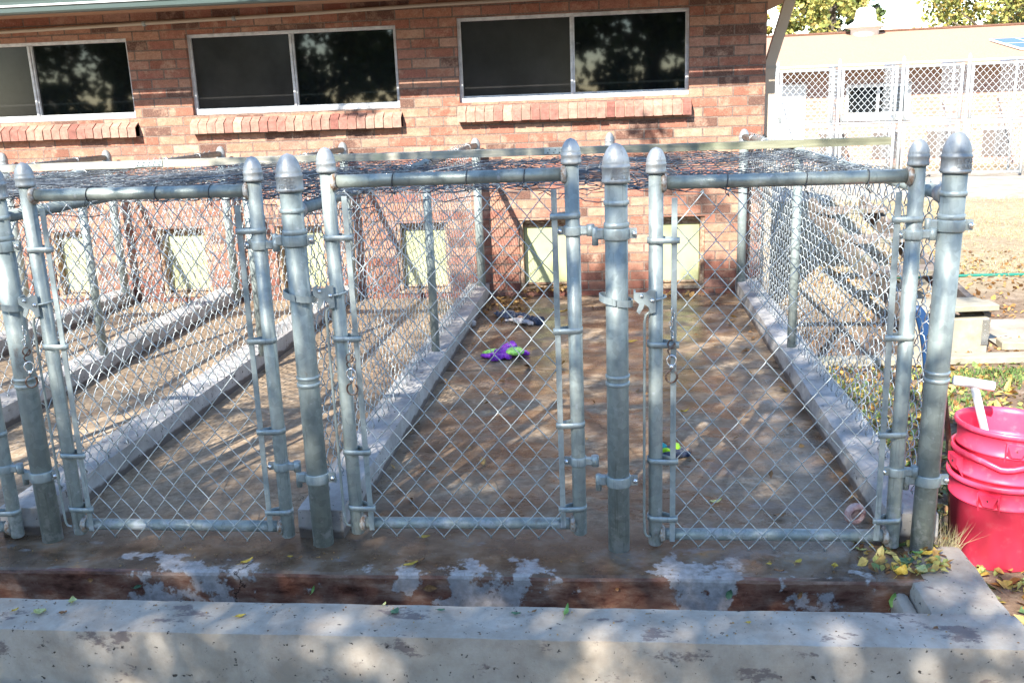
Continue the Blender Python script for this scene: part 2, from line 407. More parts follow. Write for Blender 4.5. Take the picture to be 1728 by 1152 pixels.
def wood(name, a, b, axis=(1, 12, 12)):
    k = NM(name, .85, spec=.25)
    f = k.noise(k.obj(), 4, 6, .65, axis)
    c = k.ramp(f, [(.3, a), (.7, b)])
    c = k.mix(k.ramp(k.noise(k.obj(), 3, 4), [(.55, 0), (.72, .5)]), c, (.2, .27, .15))
    k.color(c); k.bump(f, .5, .003); return k.m
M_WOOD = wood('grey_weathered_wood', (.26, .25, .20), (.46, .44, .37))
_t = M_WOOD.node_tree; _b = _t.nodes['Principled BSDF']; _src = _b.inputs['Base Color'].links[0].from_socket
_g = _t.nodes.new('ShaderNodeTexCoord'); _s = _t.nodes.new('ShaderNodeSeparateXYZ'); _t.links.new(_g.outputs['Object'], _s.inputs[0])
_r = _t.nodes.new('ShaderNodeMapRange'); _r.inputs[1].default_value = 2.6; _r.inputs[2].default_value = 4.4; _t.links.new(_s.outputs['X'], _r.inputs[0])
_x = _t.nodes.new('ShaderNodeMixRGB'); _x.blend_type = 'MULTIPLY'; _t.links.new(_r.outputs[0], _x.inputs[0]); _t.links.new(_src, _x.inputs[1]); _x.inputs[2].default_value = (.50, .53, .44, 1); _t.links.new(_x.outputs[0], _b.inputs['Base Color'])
M_TIMBER = wood('brown_weathered_timber', (.11, .085, .07), (.26, .22, .19), (3, 3, 14))
M_LITWOOD = wood('sunlit_timber', (.22, .20, .15), (.36, .33, .27), (3, 12, 3))  # paler copy of the timber with sun painted into its tone

k = NM('red_plastic', .38, 0, (.72, .02, .055)); f = k.noise(k.pos(), 25, 5, .7)
k.color(k.mix(k.ramp(f, [(.55, 0), (.75, .35)]), (.85, .055, .125), (.85, .30, .36))); k.rough(k.ramp(f, [(.3, .3), (.7, .5)])); M_RED = k.m
k = NM('white_pvc', .35, 0, (.78, .78, .78)); M_WHITE = k.m
k = NM('blue_plastic', .5, 0, (.008, .04, .12)); M_BLUE = k.m
k = NM('green_hose_rubber', .45, 0, (.015, .16, .12)); M_HOSE = k.m
k = NM('black_rubber', .55, 0, (.02, .021, .023)); M_BLACK = k.m
k = NM('rusty_brown_iron', .8, .2); k.color(k.ramp(k.noise(k.pos(), 40, 4), [(.3, (.07, .03, .018)), (.7, (.2, .1, .06))])); M_BROWN = k.m

def plush(name, a, b, sc_=60):
    k = NM(name, .95, 0, spec=.1); f = k.noise(k.pos(), sc_, 5, .75)
    k.color(k.ramp(f, [(.3, a), (.7, b)])); k.b.inputs['Sheen Weight'].default_value = .3
    k.bump(f, 1, .008); return k.m
M_PURPLE = plush('purple_plush', (.10, .012, .30), (.42, .07, .66))
M_LIME = plush('lime_plush', (.22, .55, .06), (.42, .8, .22))
M_NAVY = plush('navy_cloth', (.008, .012, .03), (.04, .06, .11))
M_PALE = plush('pale_cloth', (.30, .27, .27), (.66, .62, .6))
M_TAN = plush('tan_cloth', (.35, .18, .10), (.55, .34, .22))
M_TEAL = plush('teal_plush', (.01, .26, .28), (.03, .5, .5))
M_YGREEN = plush('yellow_green_plush', (.25, .55, .01), (.45, .8, .03))
k = NM('pink_chewed_rubber', .6, 0); k.color(k.ramp(k.noise(k.pos(), 50, 5), [(.3, (.30, .12, .11)), (.6, (.55, .42, .40))])); M_PINK = k.m

M_LEAVES = island_mat('fallen_leaves', [(0, (.10, .05, .02)), (.2, (.24, .11, .03)), (.4, (.42, .28, .06)), (.6, (.40, .36, .10)), (.75, (.20, .25, .07)), (.88, (.08, .15, .05)), (1, (.5, .38, .12))], .6, noise_scale=60)
M_BROWNLV = island_mat('brown_leaves', [(0, (.10, .05, .02)), (.4, (.26, .13, .04)), (.8, (.42, .26, .08)), (1, (.2, .09, .03))], .6, noise_scale=60)
M_FOL_Y = island_mat('autumn_foliage', [(0, (.10, .12, .03)), (.3, (.22, .24, .05)), (.6, (.38, .34, .09)), (.85, (.32, .22, .06)), (1, (.13, .18, .04))], .7)
M_FOL_G = island_mat('green_foliage', [(0, (.03, .05, .015)), (.5, (.06, .10, .025)), (1, (.13, .15, .04))], .7)
M_GRASS = island_mat('grass_blades', [(0, (.26, .21, .12)), (.5, (.40, .34, .21)), (.85, (.25, .25, .10)), (1, (.48, .42, .29))], .8)
M_WEED = island_mat('green_weeds', [(0, (.04, .10, .02)), (.6, (.09, .17, .04)), (1, (.2, .22, .07))], .8)
M_BARK = NM('bark', .95, base=(.10, .08, .06)).m

def leafcol(name, a, b):
    k = NM(name, .55, 0); f = k.noise(k.pos(), 90, 4, .7); k.color(k.ramp(f, [(.35, a), (.65, b)])); return k.m
M_LY = leafcol('yellow_leaf', (.40, .25, .02), (.62, .45, .07))
M_LG = leafcol('pale_green_leaf', (.36, .38, .12), (.55, .56, .26))
M_LD = leafcol('dark_green_leaf', (.04, .10, .06), (.10, .20, .10))
M_LB = leafcol('brown_leaf', (.13, .05, .02), (.32, .17, .06))
M_LGR = leafcol('bright_green_leaf', (.12, .28, .06), (.24, .42, .12))

# ------------------------------------------------------------------ the ground
def grid_sheet(x0, x1, y0, y1, nx, ny, zf):
    b = MB(); V = []; Fs = []
    for j in range(ny + 1):
        for i in range(nx + 1):
            x = x0 + (x1 - x0) * i / nx; y = y0 + (y1 - y0) * j / ny
            V.append((x, y, zf(x, y)))
    for j in range(ny):
        for i in range(nx):
            a = j * (nx + 1) + i; Fs.append((a, a + 1, a + nx + 2, a + nx + 1))
    return b.add(V, Fs, True)
GZ = -.18
g = MB()
V = [(-150, -150, GZ - .01), (150, -150, GZ - .01), (150, 250, GZ - .01), (-150, 250, GZ - .01)]
g.add(V, [(0, 1, 2, 3)])
tag(g.build('ground', M_GROUND), kind='structure')
def gz(x, y):
    n = noise.noise(Vector((x * 1.7, y * 1.7, 0))) * .014 + noise.noise(Vector((x * 6, y * 6, 3))) * .006
    return GZ + n
g = grid_sheet(1.085, 9, -1.6, 10.6, 90, 120, gz)
tag(g.build('dirt_yard', M_GROUND), kind='structure')
g = grid_sheet(-5, 1.085, -1.6, -.55, 60, 12, gz); tag(g.build('dirt_strip', M_GROUND), kind='structure')
g = MB().box((1.5, 10.7, GZ - .1), (30, 14.6, GZ + .03)); tag(g.build('concrete_path', M_PATH), kind='structure')
def pad(x, y): return GZ + .012 + noise.noise(Vector((x, y, 9))) * .012
g = grid_sheet(2.35, 6, 2.95, 3.7, 20, 8, pad); tag(g.build('dusty_path', M_PATH), kind='structure')

# kennel floor slab with rounded front nosing and an expansion joint
b = MB()
prof = [(-.2, -.3), (-.2, -.015), (-.196, -.006), (-.188, 0), (2.0, 0)]
xs_ = np.linspace(-5, .90, 61)
V = []; Fs = []
for i, x in enumerate(xs_):
    for y, z in prof:
        jy = .006 * noise.noise(Vector((x * 3, 0, z * 5))) if y < 0 else 0
        V.append((x, y + jy, z))
n_ = len(prof)
for i in range(60):
    for j in range(n_ - 1):
        Fs.append((i*n_ + j, (i+1)*n_ + j, (i+1)*n_ + j + 1, i*n_ + j + 1))
b.add(V, Fs)
b.add([(-5, 2.0, 0), (.90, 2.0, 0), (.90, 2.0, -.02), (-5, 2.0, -.02), (-5, 2.012, -.02), (.90, 2.012, -.02), (-5, 2.012, 0), (.90, 2.012, 0), (-5, 3.92, .0), (.90, 3.92, 0)],
      [(0, 3, 2, 1), (3, 4, 5, 2), (4, 6, 7, 5), (6, 8, 9, 7)])
b.add([(.90, -.2, -.3), (.90, 3.92, -.3), (.90, 3.92, 0), (.90, -.188, 0)], [(0, 1, 2, 3)])
tag(b.build('kennel_floor', M_FLOOR), kind='structure')
b = MB().box((-5, -.37, -.3), (.86, -.195, -.16)); tag(b.build('drain_channel', M_FLOOR), kind='structure')

def rough_box(a, b_, seg=.06, amp=.004, bev=.012):
    """box cut into a fine grid with worn edges"""
    (x0, y0, z0), (x1, y1, z1) = a, b_
    nx, ny, nz = [max(1, int(round((q - p_) / seg))) for p_, q in ((x0, x1), (y0, y1), (z0, z1))]
    m_ = MB()
    def face(o, du, dv, nu, nv):
        V = []; Fs = []
        for j in range(nv + 1):
            for i in range(nu + 1):
                P = np.array(o, float) + np.array(du) * i / nu + np.array(dv) * j / nv
                c = np.clip(P, np.array((x0, y0, z0)) + bev, np.array((x1, y1, z1)) - bev)
                d = P - c; L = np.linalg.norm(d)
                if L > bev: P = c + d / L * bev
                nn = noise.noise_vector(Vector(P * 9.0)) * amp + noise.noise_vector(Vector(P * 31.0)) * amp * .5
                V.append(P + np.array(nn))
        for j in range(nv):
            for i in range(nu):
                q = j * (nu + 1) + i; Fs.append((q, q + 1, q + nu + 2, q + nu + 1))
        m_.add(V, Fs, True)
    X, Y, Z = (x1 - x0, 0, 0), (0, y1 - y0, 0), (0, 0, z1 - z0)
    face((x0, y0, z0), X, Z, nx, nz); face((x1, y1, z0), (x0 - x1, 0, 0), Z, nx, nz)
    face((x1, y0, z0), Y, Z, ny, nz); face((x0, y1, z0), (0, y0 - y1, 0), Z, ny, nz)
    face((x0, y0, z1), X, Y, nx, ny); face((x0, y1, z0), X, (0, y0 - y1, 0), nx, ny)
    return m_

t = thing('concrete_wall', 'low weathered concrete wall running across the very front', 'low wall', (0, -.54, GZ))
rough_box((-5, -.545, -.36), (1.085, -.37, 0), .035, .0025, .012).xf(Matrix.Translation((0, .54, -GZ))).build('wall_run', M_CONC, t)
rough_box((.862, -.372, -.36), (1.083, .05, -.004), .03, .007, .022).xf(Matrix.Translation((0, .54, -GZ))).build('wall_return', M_CONC, t)
rough_box((.812, -.372, -.36), (.864, -.18, -.045), .02, .007, .022).xf(Matrix.Translation((0, .54, -GZ))).build('wall_step', M_CONC, t)

# curbs between the runs
LINES = [(.935, .965), (-.97, -.93), (-2.03, -1.93), (-2.9, -2.80), (-3.85, -3.62)]
CL = ['pale concrete curb under the right outer fence beside the yard', 'pale concrete curb left of the open double run with purple toy', 'grey concrete curb second from the purple toy run to the left',
      'concrete curb third left from the purple toy run, ending behind the leftmost post', 'concrete curb at the far left edge under the farthest fence']
for i, (xa, xb) in enumerate(LINES):
    hw = .078 if i == 0 else .08
    m_ = rough_box((-hw, 0, -.28 if i == 0 else -.02), (hw, 3.86, .105), .05, .0012, .012)
    y0c = .035
    o = m_.build('concrete_curb', M_CURB); o.location = (xa, y0c, 0); o.rotation_euler = (0, 0, -math.atan2(xb - xa, 3.86))
    tag(o, CL[i], 'curb', 'curbs between the dog runs')

# ------------------------------------------------------------------ brick building
BW = 3.9
WINS = [(-4.86, -3.36, 1.35, 1.90), (-2.93, -1.43, 1.355, 1.905), (-1.01, .557, 1.372, 1.932)]
DOORS = [(-5.0, -4.68), (-4.16, -3.82), (-3.32, -2.94), (-2.42, -2.04), (-1.52, -1.14), (-.63, -.25), (.30, .676)]
DZ = (.06, .55)
bt_ = thing('brick_building', 'long red brick kennel building with three sliding windows and low dog doors', 'building', (0, BW, 0))
def loc_(m_): return m_.xf(Matrix.Translation((0, -BW, 0)))
X0, X1, ZT = -7.0, 1.06, 2.06
xs = sorted({X0, X1, *[v for w_ in WINS for v in w_[:2]], *[v for d in DOORS for v in d]})
zs = sorted({-.3, DZ[0], DZ[1], ZT, *[v for w_ in WINS for v in w_[2:]]})
def hole(x, z):
    return any(a < x < b and c < z < d for a, b, c, d in WINS) or any(a < x < b and DZ[0] < z < DZ[1] for a, b in DOORS)
wl = MB(); DEP = .10
H = [[hole((xs[i] + xs[i+1]) / 2, (zs[j] + zs[j+1]) / 2) for j in range(len(zs) - 1)] for i in range(len(xs) - 1)]
for i in range(len(xs) - 1):
    for j in range(len(zs) - 1):
        a, b, c, d = xs[i], xs[i+1], zs[j], zs[j+1]
        if not H[i][j]:
            wl.add([(a, BW, c), (b, BW, c), (b, BW, d), (a, BW, d)], [(0, 1, 2, 3)])
        else:
            if not H[i-1][j]: wl.add([(a, BW, c), (a, BW, d), (a, BW + DEP, d), (a, BW + DEP, c)], [(0, 1, 2, 3)])
            if not H[i+1][j]: wl.add([(b, BW, c), (b, BW + DEP, c), (b, BW + DEP, d), (b, BW, d)], [(0, 1, 2, 3)])
            if not H[i][j-1]: wl.add([(a, BW, c), (a, BW + DEP, c), (b, BW + DEP, c), (b, BW, c)], [(0, 1, 2, 3)])
            if not H[i][j+1]: wl.add([(a, BW, d), (b, BW, d), (b, BW + DEP, d), (a, BW + DEP, d)], [(0, 1, 2, 3)])
wl.add([(X1, BW, -.3), (X1, 10, -.3), (X1, 10, ZT), (X1, BW, ZT)], [(0, 1, 2, 3)])
wl.add([(X0, BW, -.3), (X0, 10, -.3), (X0, 10, ZT), (X0, BW, ZT)], [(3, 2, 1, 0)])
wl.add([(X0, 10, -.3), (X1, 10, -.3), (X1, 10, ZT), (X0, 10, ZT)], [(3, 2, 1, 0)])
loc_(wl).build('brick_wall', M_BRICK, bt_)
# roof with overhanging eave
rf = MB()
E0, E1, EX = 3.28, 10.6, 1.45
zr = 3.5
rf.add([(X0 - .5, E0, 2.14), (EX, E0, 2.14), (EX, 6.95, zr), (X0 - .5, 6.95, zr), (EX, E1, 2.14), (X0 - .5, E1, 2.14)], [(0, 1, 2, 3), (3, 2, 4, 5)])
rf.add([(X0 - .5, E0 + .003, 2.06), (EX, E0 + .003, 2.06), (EX, E1, 2.06), (X0 - .5, E1, 2.06)], [(3, 2, 1, 0)])
rf.add([(EX, E0, 2.06), (EX, E1, 2.06), (EX, E1, 2.14), (EX, 6.95, zr), (EX, E0, 2.14)], [(0, 1, 2, 3, 4)])
roof = loc_(rf).build('roof', M_SHINGLE, bt_)
fa = MB().box((X0 - .5, E0, 2.045), (EX, E0 + .03, 2.135))
loc_(fa).build('fascia', M_SOFFIT, bt_)
gu = MB()
pr = [(E0 - .09, 2.03), (E0 - .1, 2.09), (E0 - .115, 2.125), (E0 - .105, 2.128), (E0 - .092, 2.09), (E0 - .082, 2.036), (E0 - .004, 2.036), (E0 - .004, 2.02), (E0 - .08, 2.02)]
V = [(x, y, z) for x in (X0 - .5, EX) for y, z in pr]; n_ = len(pr)
gu.add(V, [(j, (j + 1) % n_, n_ + (j + 1) % n_, n_ + j) for j in range(n_)] + [tuple(range(n_))[::-1], tuple(range(n_, 2 * n_))])
gto = loc_(gu).build('gutter', M_GUTTER, bt_)
loc_(MB().box((X0 - .5, E0 - .121, 2.118), (EX, E0 - .110, 2.134), .003)).build('gutter_lip', M_ALU, gto)
loc_(MB().box((X0 - .5, E0 - .104, 2.060), (EX, E0 - .096, 2.072), .002)).build('gutter_bead', M_ALU, gto)
# conduit along the wall under the eave
cd = MB().tube([(-6.5, BW - .022, 1.965), (-4.2, BW - .022, 1.975), (-2.1, BW - .022, 2.0), (-1.2, BW - .022, 2.02), (0, BW - .022, 2.03)], .0125, 10)
con = loc_(cd).build('conduit', M_CONDUIT, bt_)
for x in (-3.2, -2.55):
    cb_ = MB().tube([(x - .012, BW - .022, 1.985 + (x + 3.2) * .012), (x + .012, BW - .022, 1.9853 + (x + 3.2) * .012)], .017, 10)
    loc_(cb_).build('conduit_clamp', M_BAND, con)
# downspout on the end wall
ds = MB()
def rect_tube(mb, P, wx, wy):
    P = [Vector(p) for p in P]
    ring = []
    for i, p in enumerate(P):
        ring += [(p.x - wx, p.y - wy, p.z), (p.x + wx, p.y - wy, p.z), (p.x + wx, p.y + wy, p.z), (p.x - wx, p.y + wy, p.z)]
    Fs = [(3, 2, 1, 0), tuple(4 * (len(P) - 1) + j for j in range(4))]
    for i in range(len(P) - 1):
        for j in range(4): Fs.append((4*i + j, 4*i + (j+1) % 4, 4*i + 4 + (j+1) % 4, 4*i + 4 + j))
    mb.add(ring, Fs)
rect_tube(ds, [(1.26, 4.02, 2.06), (1.235, 4.02, 2.0), (1.105, 4.02, 1.55), (1.105, 4.02, -.1)], .036, .03)
dso = loc_(ds).build('downspout', M_BEIGE, bt_)
dk = MB()
for z in (1.52, .9, .3): dk.box((1.061, 3.985, z), (1.146, 4.055, z + .02))
loc_(dk).build('downspout_strap', M_CONDUIT, dso)
# windows
random.seed(3)
for wi, (a, b, c, d) in enumerate(WINS):
    f_ = MB(); y0, y1 = BW + .035, BW + .08; fw = .024
    f_.box((a, y0, c), (b, y1, c + fw * 1.3), .002); f_.box((a, y0, d - fw), (b, y1, d), .002)
    f_.box((a, y0, c + fw * 1.3), (a + fw, y1, d - fw), .002); f_.box((b - fw, y0, c + fw * 1.3), (b, y1, d - fw), .002)
    f_.box((a + fw, y0 + .01, c + fw * 1.3), (b - fw, y0 + .02, c + fw * 1.3 + .012), .001)
    wo = loc_(f_).build('window', M_ALU, bt_)
    mx = (a + b) / 2
    mu = MB().box((mx - .014, y0 - .004, c + fw * 1.3), (mx + .003, y1 - .003, d - fw), .002).box((mx + .0035, y0 + .006, c + fw * 1.3), (mx + .016, y1 - .006, d - fw), .002)
    loc_(mu).build('mullion', M_ALU, wo)
    s_ = MB().box((a + fw, y0 + .024, c + .03), (mx - .014, y0 + .027, d - fw)); po = loc_(s_).build('screen_pane', M_SCREEN, wo)
    s_ = MB().box((mx + .016, y0 + .026, c + .03), (b - fw, y0 + .032, d - fw)); po = loc_(s_).build('glass_pane', M_GLASS, wo)
    si = MB(); n = int(round((b - a + .03) / .0645)); st = (b - a + .03) / n
    for q in range(n):
        xa = a - .015 + q * st + .003; xb_ = xa + st - .006
        j = random.uniform(-.003, .003)
        zt0, zt1 = c - .062 + j, c - .004 + j
        ya = BW - .062 + random.uniform(-.003, .003)
        V = [(xa, ya, zt0 - .068), (xb_, ya, zt0 - .068), (xb_, BW + .02, zt0 - .066), (xa, BW + .02, zt0 - .066),
             (xa, ya, zt0), (xb_, ya, zt0), (xb_, BW + .036, zt1), (xa, BW + .036, zt1)]
        si.add(V, [(0,3,2,1),(4,5,6,7),(0,1,5,4),(1,2,6,5),(2,3,7,6),(3,0,4,7)])
    sill = loc_(si).build('brick_sill', M_SILL, wo)
    mo = MB().add([(a - .012, BW - .055, c - .126), (b + .012, BW - .055, c - .126), (b + .012, BW + .02, c - .126), (a - .012, BW + .02, c - .126),
              (a - .012, BW - .055, c - .07), (b + .012, BW - .055, c - .07), (b + .012, BW + .034, c - .010), (a - .012, BW + .034, c - .010)], [(0,3,2,1),(4,5,6,7),(0,1,5,4),(1,2,6,5),(2,3,7,6),(3,0,4,7)])
    loc_(mo).build('sill_mortar', M_MORTAR, sill)
# dog doors
for di, (a, b) in enumerate(DOORS):
    f_ = MB(); y0 = BW + .012
    f_.box((a, y0, DZ[0]), (a + .028, BW + .09, DZ[1] - .002), .003)
    f_.box((b - .028, y0, DZ[0]), (b, BW + .09, DZ[1] - .002), .003)
    f_.box((a + .028, y0 + .03, DZ[1] - .03), (b - .028, BW + .09, DZ[1] - .002), .003)
    f_.box((a - .001, BW - .012, DZ[0] - .022), (b + .001, BW + .09, DZ[0] + .001), .003)
    dd = loc_(f_).build('dog_door', M_TRIM, bt_)
    fl = MB().box((a + .03, BW + .082, DZ[0] + .006), (b - .03, BW + .092, DZ[1] - .032), .003)
    flo = loc_(fl).build('door_flap', M_FLAP, dd)
    hb = MB().box((a + .034, BW + .070, DZ[1] - .058), (b - .034, BW + .081, DZ[1] - .036), .002)
    loc_(hb).build('hinge_strip', M_TRIM, flo)
    kp = MB().box((a + .034, BW + .074, DZ[0] + .010), (b - .034, BW + .0815, DZ[0] + .026), .002)
    loc_(kp).build('kick_strip', M_TRIM, flo)

# ------------------------------------------------------------------ chain link
def chain(p, h, nw, n0, n1, amp=.0022, wire=.0016, sides=5, fn=None, hooks=True, jit=0, rnd=None, brk=None):
    """interlocked zigzag wires; u = across, v = along the wire, w = out of plane"""
    mb = MB()
    for i in range(nw):
        pts = []
        prev = None
        for n in range(n0, n1):
            side = (n - i) % 2
            ua = p * (i + side); ub = p * (i + 1 - side)
            va = n * h; vb = (n + 1) * h
            ov = .0012
            sgn = 1 if side == 0 else -1
            ua2 = ua + (ov if side else -ov); ub2 = ub + (-ov if side else ov)
            if n == n0: pts.append((ua2, va, 0))
            for q in (.13, .5, .87):
                pts.append((ua2 + (ub2 - ua2) * q, va + (vb - va) * q, sgn * amp * (1 if q == .5 else .85)))
            pts.append((ub2, vb, 0))
        if hooks:
            # knuckled ends
            a = pts[0]; b = pts[-1]
            d = -1 if a[0] < pts[1][0] else 1
            pts = [(a[0] - d * .006, a[1] + .006, -.003), (a[0] + d * .002, a[1] - .005, -.001)] + pts
            pts = pts + [(b[0] + .002, b[1] + .005, -.001), (b[0] - .006, b[1] - .001, -.003)]
        P = np.array(pts)
        if fn is not None: P = fn(P)
        mb.tube(P, wire, sides, cap=False)
    return mb

def loc_vec(x, y, z): return (x, y, z)

# ------------------------------------------------------------------ gate posts
def cap_prof(r, z0, zc, zt, lip):
    pr = [(r * .8, z0), (r, z0), (r + lip, z0 + .004), (r + lip, z0 + .008), (r, z0 + .011), (r, zc - .008), (r + lip, zc - .005), (r + lip, zc), (r - .001, zc + .003)]
    for q in range(1, 11):
        a = q / 10
        pr.append((max(r * math.sqrt(max(0, 1 - a ** 1.75)) * (1 - .06 * a), 0), zc + .003 + (zt - zc - .003) * a))
    return pr

def emboss(parent, r, z, size, ang0):
    for li, txt in enumerate(('ELCAR', 'FENCE')):
        cu = bpy.data.curves.new('t', 'FONT'); cu.body = txt; cu.size = size; cu.extrude = .0011; cu.offset = .0003
        cu.align_x = 'CENTER'; cu.resolution_u = 2
        to = bpy.data.objects.new('t', cu); col.objects.link(to)
        bpy.context.view_layer.update()
        me = bpy.data.meshes.new_from_object(to.evaluated_get(bpy.context.evaluated_depsgraph_get()))
        bpy.data.objects.remove(to); bpy.data.curves.remove(cu)
        for v in me.vertices:
            x, y, zz = v.co
            a = ang0 + x * 1.15 / r - PI / 2
            rr = r + zz
            v.co = (rr * math.cos(a), rr * math.sin(a), z + y - li * size * .98)
        me.materials.clear(); me.materials.append(M_CAP)
        me.name = 'cap_lettering'
        o = bpy.data.objects.new('cap_lettering', me); col.objects.link(o); o.parent = parent

def hinge_band(mb, r, z, hh, ang_bolt, tab=.02):
    """strap round a pipe with a bolted tab"""
    mb.lathe([(r + .0005, z - hh/2), (r + .004, z - hh/2), (r + .005, z - hh/2 + .003), (r + .005, z + hh/2 - .003), (r + .004, z + hh/2), (r + .0005, z + hh/2)], n=20)
    c, s_ = math.cos(ang_bolt), math.sin(ang_bolt)
    def T(u, v, z_): return (c * u - s_ * v, s_ * u + c * v, z_)
    for vo in (-.0055, .0025):
        V = [T(u, v, z_) for u in (r - .006, r + tab) for v in (vo, vo + .0035) for z_ in (z - hh/2 + .002, z + hh/2 - .002)]
        mb.add(V, [(0,1,3,2),(4,6,7,5),(0,4,5,1),(2,3,7,6),(0,2,6,4),(1,5,7,3)])
    # rounded nose
    for q in np.linspace(-1, 1, 7):
        pass
def bolt(mb, c, r=.0075, axis='y', l=.008):
    mb.lathe([(0, -l * .9), (r * .7, -l * .7), (r, -l * .1), (r, 0), (r * .45, 0), (r * .45, .018)], c, 12, axis)

PR = .0335
def make_post(name, label, loc, tilt=(0, 0), hinge_side=None, letter=True, group='large gate posts along the front of the runs', z_h=(1.008, .235), rot=.25, dup_=True):
    t = thing(name, label, 'gate post', loc, 0, group)
    t.rotation_euler = (tilt[0], tilt[1], 0)
    pm = MB().lathe([(PR, -.03), (PR, 1.165)], n=28)
    po = pm.build('pole', M_PIPE, t)
    # weld drips and old collars
    cm = MB()
    for z, dz in ((1.098, .016), (1.033, .018), (.575, .012), (.552, .014)):
        cm.lathe([(PR - .001, z - dz/2), (PR + .0035, z - dz/2 + .002), (PR + .0035, z + dz/2 - .002), (PR - .001, z + dz/2)], n=24)
        co = cm.build('collar_band', M_BAND, t); cm = MB()
    cap = MB().lathe(cap_prof(.040, 1.155, 1.203, 1.268, .0022), n=32).build('post_cap', M_CAP, t)
    if letter: emboss(cap, .0405, 1.183, .0165, rot)
    if hinge_side:
        for z in z_h:
            hm = MB(); s_ = hinge_side
            hinge_band(hm, PR, z, .034, 0 if s_ < 0 else PI, .026)
            # the far side lug that carries the pin
            hm.box((s_ * .048 - .012, -.01, z - .016), (s_ * .048 + .012, .012, z + .016), .004)
            hm.lathe([(.0095, z - .034), (.0095, z + .018), (.007, z + .02)], (s_ * .062, 0, 0), 12)
            ho = hm.build('hinge_strap', M_BAND, t)
            bm_ = MB(); bolt(bm_, (-s_ * .052, -.009, z), .009)
            bm_.build('hinge_bolt', M_ZINC, ho)
    return t

# posts: x, label
make_post('gate_post', 'galvanised bullet capped post standing alone between the two open center gates', (.018, -.015, 0), (0, 0), -1, rot=.3)
make_post('gate_post', 'bullet capped gate post second from the left, left of the purple toy gate', (-.953, 0, 0), (0, 0), -1, rot=0.05)
make_post('gate_post', 'bullet capped gate post beside the red buckets at the right end', (.95, 0, 0), (0, R(.6)), -1, rot=.42)
make_post('gate_post', 'leftmost visible gate post, its cap cut off by the left frame edge', (-1.905, .01, 0), (0, 0), -1, letter=False)

